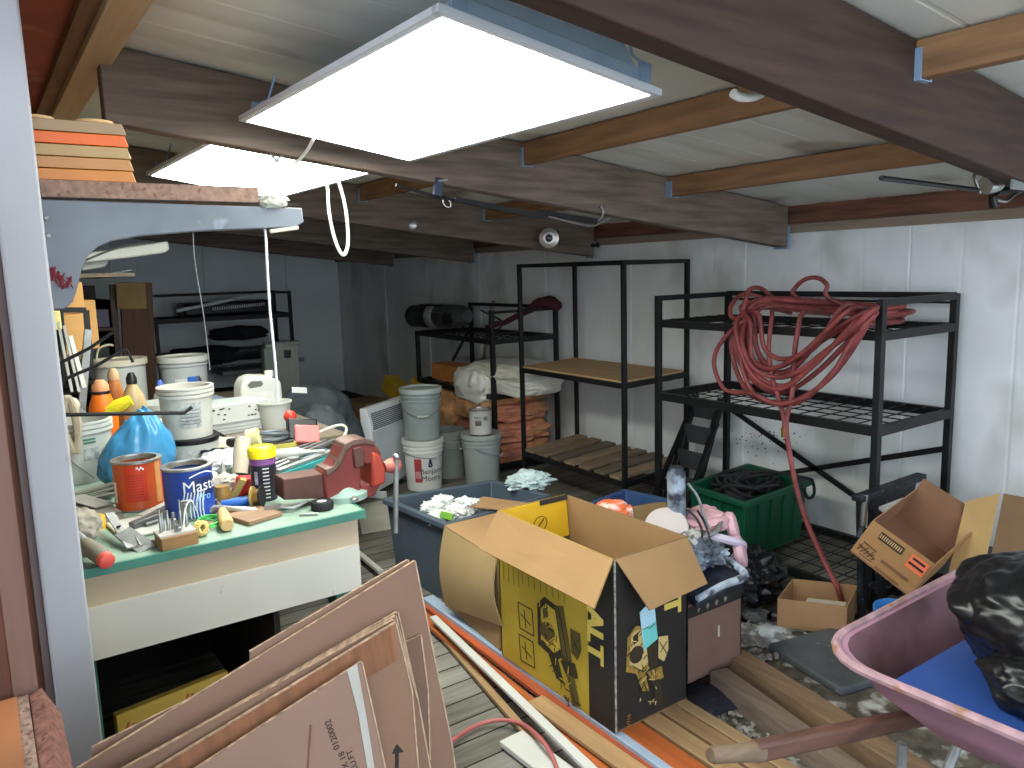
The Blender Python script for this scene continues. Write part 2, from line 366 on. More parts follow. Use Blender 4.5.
# ------------------------------------------------------------------ light: two ceiling panels, daylight from the open front
W = bpy.data.worlds.new('daylight'); S.world = W; W.use_nodes = True
W.node_tree.nodes['Background'].inputs['Color'].default_value = (.76, .87, 1, 1); W.node_tree.nodes['Background'].inputs['Strength'].default_value = 2.9
def ceiling_light(lb, cx, cy, cz, yaw, tilt):
    t = thing('ceiling_light', lb, 'light', (cx, cy, cz), 'lit ceiling panels')
    Mx = Matrix.Translation((cx, cy, cz)) @ Matrix.Rotation(yaw, 4, 'Z') @ Matrix.Rotation(tilt, 4, 'Y')
    w, l = .305, .61
    fr = MB()
    for a, c in (((-w, 0, .006), (.022, 2 * l, .016)), ((w, 0, .006), (.022, 2 * l, .016)), ((0, -l, .006), (2 * w + .022, .022, .016)), ((0, l, .006), (2 * w + .022, .022, .016))): fr.box(a, c)
    fr.move(Mx).build('frame', mat('panel_frame', (205, 210, 214), .4, .2, .05), t)
    h = MB(); pr = [(w - .01, l, .014), (w - .06, l - .005, .05), (w - .065, l - .012, .054), (w - .10, l - .02, .10)]; vs = []
    for a, c, z in pr: vs += [(-a, -c, z), (a, -c, z), (a, c, z), (-a, c, z)]
    fs = [(0, 3, 2, 1), (12, 13, 14, 15)] + [(4 * i + k, 4 * i + (k + 1) % 4, 4 * i + 4 + (k + 1) % 4, 4 * i + 4 + k) for i in range(3) for k in range(4)]
    h.add(vs, fs); h.move(Mx).build('housing', mat('panel_housing', (148, 168, 184), .45, .2, .08, 10), t)
    for sx in (-1, 1):
        for sy in (-1, 1):
            c = MB(); c.box((sx * (w - .04), sy * (l - .004), .04), (.035, .012, .05)); c.tube([(sx * (w - .04), sy * (l - .004), .06), (sx * (w - .07), sy * (l - .02), .08), (sx * (w - .08), sy * (l - .04), .16)], .004, 6); c.move(Mx).build('bracket', M['galv'], t)
    MB().box((0, 0, 0), (2 * w - .02, 2 * l - .02, .006)).move(Mx).build('diffuser', mat('lit_diffuser', (255, 255, 255), .5, emit=((250, 255, 246), 12.5)), t)
ceiling_light('large lit ceiling panel with a blue grey metal housing, over the workbench', 1.095, 2.0, 2.077, .027, .146)
d = (Matrix.Rotation(.027, 4, 'Z') @ Matrix.Rotation(.146, 4, 'Y')) @ V3((0, 0, 1))
fl = on_plane(149, 175, (1.095, 2.0, 2.077), d)
R_ = (Matrix.Rotation(.027, 4, 'Z') @ Matrix.Rotation(.146, 4, 'Y')); c2 = fl - R_ @ V3((-.305, .61, 0))
ceiling_light('second lit ceiling panel, partly hidden behind the timber beam and shelf', c2.x, c2.y, c2.z, .027, .146)
S.view_settings.exposure = 0.6
# ------------------------------------------------------------------ black welded racks
def bil(fp, u, v, z=0):
    """fp = front-deep, front-near, back-near, back-deep corners; u along the rack (0 deep), v front to back."""
    a, b, c, d = (V3((*p, 0)) for p in fp)
    q = a.lerp(b, u).lerp(d.lerp(c, u), v); q.z = z; return q
def rack(label, fp, h, t, shelves, tops, post_h=None, name='storage_rack'):
    c = bil(fp, .5, .5); r = thing(name, label, 'rack', c, 'black welded racks')
    m = M['black_steel']
    for i, (u, v) in enumerate(((0, 0), (1, 0), (1, 1), (0, 1))):
        b = MB(); hh = (post_h or [h] * 4)[i]; b.bar(bil(fp, u, v, 0), bil(fp, u, v, hh), t, t, (0, 1, 0)); b.build('post', m, r, bev=.002)
    def side(k, z, w, hh):
        uv = [((0, 0), (1, 0)), ((1, 0), (1, 1)), ((1, 1), (0, 1)), ((0, 1), (0, 0))][k]
        return MB().bar(bil(fp, *uv[0], z), bil(fp, *uv[1], z), w, hh)
    for k, z, hh in tops: side(k, z, t * .9, hh).build('top_rail', m, r)
    for z, kind, hh in shelves:
        b = MB()
        for k in range(4):
            s = side(k, z - hh / 2, t * .9, hh); b.add(s.v, s.f)
        fr = b.build('shelf_frame', m, r)
        if kind == 'wire':
            g = MB(); nu, nv = 13, 6
            for i in range(1, nu): g.cyl(bil(fp, i / nu, .01, z - .004), bil(fp, i / nu, .99, z - .004), .0035, n=6)
            for j in range(1, nv): g.cyl(bil(fp, .005, j / nv, z + .002), bil(fp, .995, j / nv, z + .002), .0035, n=6)
            g.build('wire_mesh', m, fr)
        elif kind == 'board':
            g = MB(); q = [bil(fp, u, v, z + .012) for u, v in ((.01, .0), (.99, .0), (.99, .97), (.01, .97))]; g.sheet(q, .012, (0, 0, 1))
            g.build('plywood', wood('ply_shelf', (186, 150, 108), 1, .12), fr)
        elif kind == 'slats':
            for i in range(7):
                u0 = .015 + i * .142; g = MB(); q = [bil(fp, u, v, z + .02) for u, v in ((u0, 0), (u0 + .095, 0), (u0 + .095, 1), (u0, 1))]; g.sheet(q, .02, (0, 0, 1))
                g.build('board', wood('slat_wood%d' % (i % 3), [(150, 128, 102), (134, 112, 90), (110, 96, 82)][i % 3], 0, .2), fr, bev=.002)
    return r
RACK3 = [(3.33, 3.27), (3.30, 1.88), (3.965, 1.885), (3.965, 3.28)]
r3 = rack('black steel rack holding the coiled red hose', RACK3, 1.45, .034, [(1.305, 'wire', .04), (.875, 'wire', .045), (.075, 'wire', .04)],
          [(1, 1.435, .03), (2, 1.44, .03), (2, 1.405, .012), (3, 1.435, .03)])
for a, c in (((3.97, 3.27, .70), (3.97, 1.90, .10)), ((3.97, 1.90, .665), (3.97, 3.27, .20))): MB().bar(a, c, .012, .03).build('brace', M['black_steel'], r3)
RACK2 = [(3.305, 4.645), (3.285, 3.52), (3.945, 3.61), (3.945, 4.79)]
r2 = rack('tall open black rack with a plywood shelf and slatted bottom', RACK2, 1.665, .028, [(.905, 'board', .035), (.27, 'slats', .035)],
          [(0, 1.652, .026), (1, 1.652, .026), (2, 1.652, .026), (3, 1.652, .026)])
RACK1 = [(3.38, 6.42), (3.315, 5.05), (3.955, 5.06), (3.955, 6.39)]
r1 = rack('black rack carrying the black cylinder, with pink insulation under it', RACK1, 1.32, .034, [(1.09, 'wire', .04), (.65, 'wire', .04), (.08, 'none', .035)],
          [(2, 1.315, .028), (1, 1.30, .02)], post_h=[1.09, 1.32, 1.33, 1.33])
MB().bar((3.90, 6.35, 1.06), (3.62, 6.35, .66), .02, .02).build('brace', M['black_steel'], r1)

# coiled red hose spilling over the front of its rack
hose_m = mat('red_hose', (132, 62, 60), .55, var=.3, scale=14)
def hp(px, py, x): return on_x(px, py, x)
t = thing('air_hose', 'long red rubber hose coiled over the top shelf of the rack', 'hose', (3.3, 2.5, 1.3))
rng = random.Random(11); mb = MB()
pts = []
# loops pass over the shelf (at the near end) and hang in front of it
loops = [((742, 330), (752, 372), (782, 388), (815, 362), (860, 322)), ((748, 322), (760, 360), (790, 372), (826, 340), (868, 316)), ((738, 345), (750, 388), (792, 402), (836, 372), (872, 318)),
         ((744, 338), (756, 366), (786, 380), (822, 352), (876, 312)), ((752, 318), (757, 352), (775, 366), (806, 352), (850, 312)), ((735, 335), (745, 376), (775, 395), (816, 372), (866, 326)),
         ((756, 315), (764, 345), (786, 362), (812, 345), (846, 308))]
for i in range(12):
    lp = loops[i % 7]; x0 = 3.262 - .020 * (i % 4)
    pts += [hp(p[0] + rng.uniform(-3, 3) - (4 if i > 6 else 0), p[1] + rng.uniform(-4, 4) + (3 if i > 6 else 0), x0) for p in lp]
    r_ = rng.uniform
    pts += [V3((3.40, 1.97 + r_(0, .06), 1.33 + .006 * i)), V3((3.62 + r_(-.05, .12), 1.95 + r_(0, .08), 1.335 + .006 * i)), V3((3.66 + r_(-.08, .1), 2.2, 1.345 + .005 * i)), V3((3.50 + r_(-.05, .05), 2.42, 1.375 + .005 * i)), V3((3.38 + r_(-.03, .03), 2.55, 1.395 + .004 * i)), V3((3.295, 2.62 + r_(-.04, .02), 1.36 + .004 * i))]
mb.tube(pts, .0125, 8, sub=7); mb.build('coil', hose_m, t)
b = MB(); b.tube([hp(770, 300, 3.5), hp(745, 294, 3.40), hp(732, 304, 3.30), hp(731, 316, 3.26), hp(740, 318, 3.25), hp(745, 302, 3.27), hp(749, 290, 3.33), hp(760, 288, 3.4), hp(772, 297, 3.5)], .0115, 8, sub=8)
b.build('end_loop', hose_m, t)
b = MB(); b.tube([V3((3.6, 2.32, 1.35)), hp(795, 296, 3.5), hp(796, 287, 3.5), hp(806, 279, 3.5), hp(818, 278, 3.5), hp(827, 285, 3.5), hp(829, 298, 3.5), V3((3.62, 2.1, 1.35))], .0115, 8, sub=8)
b.build('upper_loop', hose_m, t)
b = MB(); b.tube([hp(872, 316, 3.23), hp(850, 344, 3.20), hp(832, 374, 3.18), hp(806, 396, 3.17), hp(778, 404, 3.16), hp(752, 394, 3.17), hp(726, 390, 3.19), hp(715, 370, 3.20), hp(716, 352, 3.21), hp(728, 334, 3.22), hp(748, 318, 3.26), hp(770, 302, 3.4)], .0115, 8, sub=8)
b.build('low_loop', hose_m, t)
b = MB(); b.tube([V3((3.55, 2.30, 1.36)), V3((3.40, 2.28, 1.375)), hp(802, 314, 3.27), hp(797, 335, 3.245), hp(794, 360, 3.235), hp(793, 386, 3.22), hp(790, 404, 3.2), hp(786, 425, 3.19), hp(790, 455, 3.18), hp(797, 490, 3.17), hp(808, 525, 3.15), hp(822, 556, 3.14), hp(836, 584, 3.12), V3((3.16, 1.9, .03)), V3((3.22, 1.76, .014)), V3((3.45, 1.62, .014)), V3((3.8, 1.58, .014))], .0125, 8, sub=8)
b.build('drop', hose_m, t)
b = MB(); b.tube([V3((3.52, 2.50, 1.36)), V3((3.38, 2.50, 1.385)), hp(772, 316, 3.27), hp(769, 345, 3.235), hp(771, 372, 3.22), hp(778, 396, 3.2), hp(784, 420, 3.185), hp(784, 430, 3.185)], .011, 8, sub=8); b.build('inner_drop', hose_m, t)
b = MB(); b.cyl(hp(784, 428, 3.185), hp(784, 437, 3.185), .014, n=10); b.build('coupling', mat('brass', (150, 120, 60), .4, .9, .1), t)

# green tote with black cords
def tote(label, name, cat, corners, z0, z1, taper, wall, m, rim_h=.03, ribs=0, inside=None, rim_m=None, group=None):
    """Open tub: corners = four rim points (x, y) in order; walls taper to the bottom."""
    c = sum((V3((*p, 0)) for p in corners), V3()) / 4; t = thing(name, label, cat, (c.x, c.y, z0), group)
    def ringp(f, z, off): return [V3((c.x + (p[0] - c.x) * f, c.y + (p[1] - c.y) * f, z)) + (V3((*p, 0)) - c).normalized() * off for p in corners]
    b = MB(); rows = [ringp(taper, z0, 0), ringp(1, z1, 0), ringp(1, z1, -wall * 1.4), ringp(taper, z0 + .012, -wall * 1.4)]
    vs = [p for r in rows for p in r]; fs = [(3, 2, 1, 0), (12, 13, 14, 15)] + [(4 * i + k, 4 * i + (k + 1) % 4, 4 * i + 4 + (k + 1) % 4, 4 * i + 4 + k) for i in range(3) for k in range(4)]
    b.add(vs, fs); b.build('tub', m, t, bev=.006)
    b = MB(); R = ringp(1, z1 - rim_h / 2, .012)
    for k in range(4): b.bar(R[k], R[(k + 1) % 4], .022, rim_h)
    b.build('rim', rim_m or m, t, bev=.004)
    if ribs:
        b = MB(); lo = ringp(taper, z0 + .02, .002); hi = ringp(1, z1 - rim_h, .002)
        for k in range(4):
            for i in range(1, ribs):
                f = i / ribs; b.bar(lerp(lo[k], lo[(k + 1) % 4], f), lerp(hi[k], hi[(k + 1) % 4], f), .012, .012)
        b.build('rib', m, t)
    return t
green = mat('green_plastic', (13, 74, 52), .45, var=.12)
gq = [on_z(x, y, .42) for x, y in ((689, 484), (745, 502), (808, 480), (748, 464))]
gt = tote('deep green plastic tote full of black cords, on the rack bottom', 'green_tote', 'tote', [(q.x, q.y) for q in gq], .085, .42, .9, .014, green, ribs=5)
gc = sum(gq, V3()) / 4
rng = random.Random(5)
for k, lb in enumerate(('loosely looped black cord heaped in the green tote, hanging over its rim', 'tangled black cord lying under the looped one in the green tote')):
    b = MB(); pts = []
    for i in range(70):
        a = i * .83 + k; r = rng.uniform(.10, .22); pts.append(V3((gc.x + r * 1.0 * math.cos(a), gc.y + r * .9 * math.sin(a), .32 + .05 * (1 - k) + rng.uniform(-.03, .075))))
    if k == 0: pts += [V3((gc.x + .15, gc.y + .02, .45)), on_z(806, 478, .45), on_z(813, 483, .40), on_z(814, 494, .34), on_z(808, 498, .33), on_z(803, 488, .40), on_z(798, 477, .455)]
    b.tube(pts, .009, 7, sub=5); one('electric_cord', b, 'rubber', lb, 'cord', 'black cords in the green tote')

# folding step ladder between the racks
t = thing('step_ladder', 'folded black step ladder leaning on the wall behind the hose rack', 'ladder', (3.75, 3.4, 0))
b0, t0 = V3((3.62, 3.405, 0)), V3((3.93, 3.405, .76)); dv = V3((0, .115, 0))
for s in (-1, 1): MB().bar(b0 + dv * s, t0 + dv * s * .95, .028, .045, (0, 1, 0)).build('rail', M['black_plastic'], t, bev=.003)
for i in range(4):
    f = .26 + i * .21; MB().bar(lerp(b0, t0, f) - dv * .93, lerp(b0, t0, f) + dv * .93, .12, .02, (1, 0, .1)).build('tread', mat('ladder_tread', (62, 64, 66), .55, var=.15), t, bev=.003)
for s in (-1, 1): MB().bar(V3((3.50, 3.405, 0)) + dv * s * 1.25, lerp(b0, t0, .8) + dv * s * 1.1, .022, .03, (0, 1, 0)).build('back_leg', M['black_plastic'], t)

# on and under the deepest side rack
t = thing('padded_cylinder', 'black padded cylinder with silver collar lying on the rack top', 'cylinder', (3.45, 6.1, 1.11))
a, e = V3((3.45, 6.62, 1.22)), V3((3.45, 5.35, 1.255)); ax = (e - a).normalized()
MB().lathe([(0, 0), (.085, .005), (.105, .03), (.108, .32), (.108, .50), (.10, .52)], a, 28, ax).build('tank', M['black_plastic'], t)
MB().lathe([(.1085, .40), (.112, .405), (.112, .535), (.1085, .54)], a, 28, ax).build('silver_band', mat('silver_label', (190, 192, 190), .35, .5, .15, 20), t)
MB().lathe([(.10, .52), (.107, .54), (.105, .74), (.095, .90), (.06, .98), (.05, 1.0), (0, 1.0)], a, 28, ax).build('motor', mat('motor_grey', (74, 78, 78), .5, .3, .2), t)
b = MB(); c = a + ax * .84; b.lathe([(0, 0), (.055, 0), (.055, .05), (.0, .05)], c + V3((-.13, 0, -.01)), 18, (1, 0, 0)); b.build('cap', M['black_plastic'], t)
MB().span((3.38, 6.0, 1.325), (3.5, 6.35, 1.34)).build('carry_strap', M['black_plastic'], t)
b = MB()
for k in range(5): b.span((3.3375, 5.93 + k * .028, 1.19 + (k % 2) * .02), (3.339, 5.945 + k * .028, 1.27))
b.build('lettering', M['ink'], t)
b = MB(); pts = [V3((3.50, 5.42, 1.17)), V3((3.60, 5.30, 1.20)), V3((3.72, 5.2, 1.27)), V3((3.82, 5.10, 1.345)), V3((3.90, 5.02, 1.35)), V3((3.94, 4.99, 1.30))]
b.tube(pts, [.022, .026, .03, .045, .055, .03], 12, sub=4)
for i, v in enumerate(b.v): b.v[i] = v + V3((0, 0, .02 * noise.noise(v * 14)))
one('maroon_cloth', b, mat('maroon', (66, 22, 34), .9, var=.2), 'dark maroon cloth draped along the end of the rack top', 'cloth')
b = MB(); b.tube([V3((3.5, 5.5, 1.30)), V3((3.62, 5.35, 1.20)), V3((3.45, 5.2, 1.12)), V3((3.6, 5.1, 1.13)), V3((3.8, 5.3, 1.13))], .008, 6, sub=6)
one('black_strap', b, 'rubber', 'thin black strap trailing off the black cylinder', 'strap')
# boxes, sack on the middle shelf
def solid_box(name, lb, cat, fp, z0, z1, m, group=None, marks=None):
    t = thing(name, lb, cat, bil(fp, .5, .5, z0), group)
    b = MB(); q = [bil(fp, u, v, z1) for u, v in ((0, 0), (1, 0), (1, 1), (0, 1))]; b.sheet(q, z1 - z0, (0, 0, 1)); b.build('body', m, t, bev=.003); return t
orange_card = mat('orange_card', (204, 132, 66), .8, var=.12)
t = solid_box('slotted_box', 'open ended orange box with hand slots on the middle shelf', 'box', [(3.42, 6.25), (3.40, 5.45), (3.62, 5.43), (3.64, 6.25)], .655, .80, orange_card)
b = MB()
for zz in (.69, .74): b.box((3.53, 6.252, zz), (.15, .006, .022))
b.build('slot', M['ink'], t)
for k, (y0, x0, lb) in enumerate(((6.65, 3.28, 'yellow box tipped beside the rack post, above the grey pails'), (6.35, 3.42, 'second yellow box, half hidden behind the rack post'))):
    b = MB(); b.box((x0, y0, .50), (.14, .42, .16), (.35, .1, .1)); o = b.build('yellow_box', mat('yellow_card', (198, 160, 48), .8, var=.12), bev=.003); tag(o, lb, 'box', 'yellow boxes by the rack')
b = MB(); b.box((3.1, 7.0, .20), (.35, .4, .40), (0, 0, .2)); one('brown_carton', b, mat('carton_dim', (140, 112, 80), .85, var=.1), 'dim brown carton on the floor behind the white heater', 'box')
b = MB(); b.box((3.32, 6.62, .18), (.3, .3, .36), (0, 0, .1)); one('wooden_crate', b, mat('crate_dim', (120, 96, 66), .85, var=.2), 'low brown crate holding up the yellow boxes', 'crate')
canvas = mat('canvas', (232, 228, 214), .9, var=.08, scale=9)
t = thing('canvas_tarp', 'folded off white canvas sheet drooping over the middle shelf', 'tarp', (3.55, 5.2, .66))
b = MB(); b.lump((3.58, 5.15, .755), (.26, .44, .125), 4, .06, 1.6, .07, 3.2, 5, .655, boxy=.55); b.build('fold', canvas, t)
b = MB(); b.lump((3.36, 5.36, .70), (.14, .27, .155), 9, .10, 1.6, .10, 3.2, 5, None, boxy=.3); b.build('overhang', canvas, t)
for k in range(3):
    b = MB(); b.lump((3.56 + .02 * k, 5.10 + .03 * k, .80 + .03 * k), (.26, .42 - .03 * k, .03), 20 + k, .08, 1.8, .08, 3.4, 4, boxy=.5); b.build('layer', canvas, t)
ins = mat('insulation', (224, 148, 120), .95, var=.22, scale=9, spots=(206, 150, 104), spot_amt=.42, spot_scale=5, bump=.5)
ins2 = mat('insulation_tan', (222, 164, 112), .95, var=.25, scale=9, bump=.5)
for k, (c, r, mm, lb) in enumerate((((3.58, 6.05, .33), (.28, .33, .31), ins2, 'roll of pink insulation behind the stacked grey pails'),
                                 ((3.66, 5.50, .12), (.30, .42, .095), ins, 'bottom folded layer of pink insulation under the rack'),
                                 ((3.66, 5.50, .30), (.30, .41, .09), ins, 'second folded layer of pink insulation under the rack'),
                                 ((3.66, 5.49, .46), (.29, .41, .08), ins, 'third folded layer of pink insulation under the rack'),
                                 ((3.66, 5.52, .58), (.28, .40, .055), ins2, 'topmost folded layer of pink insulation, just under the shelf'),
                                 ((3.38, 5.42, .52), (.10, .26, .12), ins2, 'torn end of pink insulation bulging past the rack post'))):
    b = MB(); b.lump(c, r, 30 + k, .09, 2., .09, 4., 5, .02 if c[2] < .4 else None, boxy=.6 if k else .3); one('insulation_batt', b, mm, lb, 'insulation', 'pink insulation batts')
b = MB(); b.bar((3.98, 6.5, .05), (3.97, 6.0, 1.35), .03, .02); one('wooden_lath', b, wood('lath', (130, 116, 96), 2, .2), 'thin pale lath leaning on the wall behind the cylinder rack', 'lath')

# heater and pails
t = thing('panel_heater', 'white panel heater with grille, standing beside the grey pails', 'heater', (2.4, 5.2, 0))
A, B = V3((2.25, 5.05, 0)), V3((2.76, 5.40, 0)); nr = (B - A).cross(V3((0, 0, 1))).normalized()
prof = [(0, .05), (0, .56), (.035, .67), (.085, .67), (.085, .05)]
b = MB(); vs = [P - nr * d + V3((0, 0, z)) for P in (A, B) for d, z in prof]; n = len(prof)
b.add(vs, [tuple(range(n)), tuple(range(2 * n - 1, n - 1, -1))] + [(i, i + n, (i + 1) % n + n, (i + 1) % n) for i in range(n)]); b.build('casing', M['white_paint'], t, bev=.006)
b = MB(); b.sheet([lerp(A, B, .03) + nr * .004 + V3((0, 0, .06)), lerp(A, B, .97) + nr * .004 + V3((0, 0, .06)), lerp(A, B, .97) + nr * .004 + V3((0, 0, .50)), lerp(A, B, .03) + nr * .004 + V3((0, 0, .50))], .006, nr); b.build('front_panel', mat('heater_front', (200, 204, 206), .5, var=.06), t)
g = MB()
for k in range(9): g.bar(lerp(A, B, .05) + nr * .004 + V3((0, 0, .515 + k * .014)) - nr * max(0, (k - 3)) * .003, lerp(A, B, .95) + nr * .004 + V3((0, 0, .515 + k * .014)) - nr * max(0, (k - 3)) * .003, .006, .006)
g.build('grille', mat('grille_grey', (96, 100, 104), .5), t)
for f in (.1, .9): MB().bar(lerp(A, B, f) + nr * .06, lerp(A, B, f) - nr * .15, .03, .1).build('foot', M['white_paint'], t, bev=.004)

def pail(label, x, y, z, h=.37, r=.148, m=None, lid=None, face=-1.9, handle=True, grip=True, group=None, open_top=False, inside=None, name='pail', handle_drop=.6, ribs=3, cat='bucket', tap=.88):
    t = thing(name, label, cat, (x, y, z), group); c = (x, y, z); r0 = r * tap
    R = lambda hh: r0 + (r - r0) * hh / h
    pr = [(0, 0), (r0, 0)]
    hs = [h * (.97 - .085 * k) for k in range(ribs)][::-1]
    pr += [(R(h * .62), h * .62)]
    for q in hs: pr += [(R(q) - .001, q - .012), (R(q) + .007, q - .010), (R(q) + .007, q + .002), (R(q), q + .004)]
    pr += [(r, h)]
    if open_top: pr += [(r + .006, h), (r + .006, h + .008), (r - .005, h + .008), (R(h * .7) - .006, h * .7), (r0 - .005, .012), (0, .012)]
    else: pr += [(0, h)]
    pr = sorted(pr[:0]) + pr
    MB().lathe(pr, c, 32).build('body', m, t)
    if lid is not None:
        MB().lathe([(0, h + .006), (r - .012, h + .006), (r - .010, h + .016), (r + .012, h + .016), (r + .013, h - .018), (r + .006, h - .018), (r + .004, h)], c, 32).build('lid', lid, t)
    if handle:
        b = MB(); d = V3((math.cos(face), math.sin(face), 0)); sd = V3((-d.y, d.x, 0)); top = V3(c) + V3((0, 0, h * .80)); n = 12; pts = []
        for i in range(n + 1):
            a = math.pi * i / n; pts.append(top + sd * (math.cos(a) * (r + .012)) + d * (math.sin(a) * (r + .014)) - V3((0, 0, math.sin(a) ** 1.0 * r * handle_drop)))
        b.tube(pts, .0028, 6); hd = b.build('handle', M['grey_metal'], t)
        if grip:
            i = n // 2; MB().tube([pts[i - 1], pts[i], pts[i + 1]], .008, 10).build('grip', M['white_plastic'], hd)
    return t, R
gp = M['grey_plastic']; lidg = mat('lid_grey', (180, 186, 182), .5, var=.1)
t, R = pail('white lidded pail with a red printed label, under the grey pail', 2.70, 5.12, 0, m=mat('pail_white', (224, 224, 216), .4, var=.04), lid=mat('lid_white', (218, 218, 208), .45), face=-1.55, handle_drop=.25)
c = (2.70, 5.12, 0); f0 = math.atan2(-5.12, -2.7)
patch_round(c, lambda h: R(h) + .0015, f0 - .52, f0 - .12, .07, .25, 'label_patch', M['red_ink'], t)
b = patch_round(c, lambda h: R(h) + .0025, f0 - .48, f0 - .16, .10, .155, 'label_patch', mat('pink_ink', (216, 150, 146), .7), t)
tx = mat('navy_ink2', (58, 64, 84), .7)
text_round('Benjamin', .058, c, lambda h: R(h) + .003, f0 + .55, .135, tx, t); text_round('Moore', .058, c, lambda h: R(h) + .003, f0 + .42, .08, tx, t)
b = MB(); pts = []
for k in range(3):
    a = f0 + .35; 
q = [(f0 + .26, .19), (f0 + .44, .19), (f0 + .35, .245)]
w = [V3(c) + V3(((R(z) + .003) * math.cos(a), (R(z) + .003) * math.sin(a), z)) for a, z in q]
for i in range(3): b.bar(w[i], w[(i + 1) % 3], .004, .012, (0, 0, 1))
b.build('emblem', tx, t)
pail('grey lidded pail stacked on top of the white pail', 2.70, 5.12, .388, m=gp, lid=lidg, face=-2.0, handle_drop=.75)
pail('grey pail with a paint can standing on its lid', 3.13, 4.97, 0, m=mat('pail_grey_pale', (164, 172, 168), .5, var=.06), lid=mat('lid_pale', (170, 176, 172), .5), face=-.9, handle_drop=.55)
pail('dusty grey pail without a paint can, between the white pail and the can topped pail', 3.02, 5.30, 0, m=mat('pail_dusty', (140, 146, 136), .6, var=.12), lid=None, face=-1.2, open_top=True, handle_drop=.4)
def paint_can(label, x, y, z, r, h, m, open_top=True, group=None, bail=False):
    t = thing('paint_can', label, 'can', (x, y, z), group); c = (x, y, z)
    pr = [(0, 0), (r, 0), (r + .002, .004), (r, .009), (r, h - .009), (r + .002, h - .004), (r + .001, h)]
    pr += [(r - .012, h), (r - .014, h - .01), (r - .003, h - .014), (r - .0145, h - .02)] if open_top else [(r - .008, h - .006), (0, h - .006)]
    MB().lathe(pr, c, 36).build('body', m, t)
    MB().lathe([(r + .001, h - .006), (r + .004, h - .004), (r + .004, h + .002), (r - .012, h + .003), (r - .013, h - .004)], c, 36).build('rim', M['steel'], t)
    if open_top: MB().lathe([(r - .0142, h - .001), (r - .0142, h - .014), (r - .004, h - .016), (r - .004, h * .6), (0, h * .6)], c, 36).build('inside', mat('can_inside', (150, 146, 134), .4, .5, .2, 20), t)
    MB().lathe([(r + .0005, 0), (r + .003, .001), (r + .003, .006), (r + .0005, .007)], c, 36).build('base_seam', M['steel'], t)
    return t
t = paint_can('small white paint can standing on a grey pail lid', 3.11, 4.94, .387, .085, .19, M['white_plastic'], False)
c = (3.11, 4.94, .387); f0 = math.atan2(-4.94, -3.11)
patch_round(c, .0858, f0 - .5, f0 + .1, .075, .115, 'label_patch', mat('label_grey', (120, 110, 104), .7, var=.4, scale=60), t)
text_round('PRO', .03, c, .0862, f0 - .2, .125, M['ink'], t)
b = MB(); p = V3(c) + V3((.086 * math.cos(f0 + .45), .086 * math.sin(f0 + .45), .13)); b.cyl(p, p + V3((math.cos(f0 + .45), math.sin(f0 + .45), 0)) * .008, .016); b.build('bail_ear', M['grey_metal'], t)
# ------------------------------------------------------------------ open saw carton (yellow and black print)
X0, X1, Y0, Y1, ZB, ZT = 1.64, 1.99, 1.812, 2.50, .053, .672
yel = mat('carton_yellow', (178, 152, 48), .7, var=.07); blk = mat('carton_black', (38, 35, 33), .55, var=.15); kraft = mat('kraft_inside', (150, 116, 76), .85, var=.05)
t = thing('saw_carton', 'tall open carton printed yellow and black with saw drawings', 'box', ((X0 + X1) / 2, (Y0 + Y1) / 2, ZB))
th = .005
def wall_pair(q, nrm, name, m_out):
    q = [V3(p) for p in q]; n = V3(nrm)
    o = MB().sheet(q, th * .5, n).build(name, m_out, t)
    MB().sheet([p - n * (th * .5) for p in q], th * .5, n).build('lining', kraft, o)
wall_pair([(X0, Y1, ZB), (X0, Y0, ZB), (X0, Y0, ZT), (X0, Y1, ZT)], (-1, 0, 0), 'side_panel', yel)
wall_pair([(X0, Y0, ZB), (X1, Y0, ZB), (X1, Y0, ZT), (X0, Y0, ZT)], (0, -1, 0), 'end_panel', blk)
wall_pair([(X1, Y0, ZB), (X1, Y1, ZB), (X1, Y1, ZT), (X1, Y0, ZT)], (1, 0, 0), 'side_panel', blk)
wall_pair([(X1, Y1, ZB), (X0, Y1, ZB), (X0, Y1, ZT), (X1, Y1, ZT)], (0, 1, 0), 'end_panel', yel)
MB().span((X0, Y0, ZB), (X1, Y1, ZB + .006)).build('bottom', kraft, t)
band_y = Y0 + .135
MB().span((X0 - .0012, Y0 - .0008, ZB), (X0 - .0002, band_y, ZT)).build('black_band', blk, t)
def flap(q, name='flap', outer=yel, nrm=None):
    q = [V3(p) for p in q]; n = (q[1] - q[0]).cross(q[-1] - q[0]).normalized()
    if n.z < 0: n = -n
    o = MB().sheet(q, .004, n).build(name, kraft, t); MB().sheet([p - n * .0042 for p in q], .0015, n).build('print', outer, o)
flap([(X0 - .002, Y1 - .004, ZT), (X0 - .002, Y0 + .004, ZT), (X0 - .115, Y0 - .03, ZT - .125), (X0 - .125, Y1 - .05, ZT - .115)])
flap([(X0 + .006, Y0 - .002, ZT), (X1 - .004, Y0 - .002, ZT), (X1 + .02, Y0 - .075, ZT - .155), (X0 + .075, Y0 - .09, ZT - .165)], outer=blk)
flap([(X1 + .002, Y0 + .006, ZT), (X1 + .002, Y1 - .006, ZT), (X1 + .05, Y1 - .02, ZT - .16), (X1 + .05, Y0 + .03, ZT - .16)], outer=blk)
b = MB(); b.sheet([(X0 + .008, Y1 - .012, ZT - .002), (X1 - .008, Y1 - .012, ZT - .002), (X1 - .012, Y1 - .035, ZT - .17), (X0 + .012, Y1 - .035, ZT - .17)], .004, (0, -1, 0)); fo = b.build('folded_flap', mat('flap_yellow', (216, 168, 28), .6, var=.06), t)
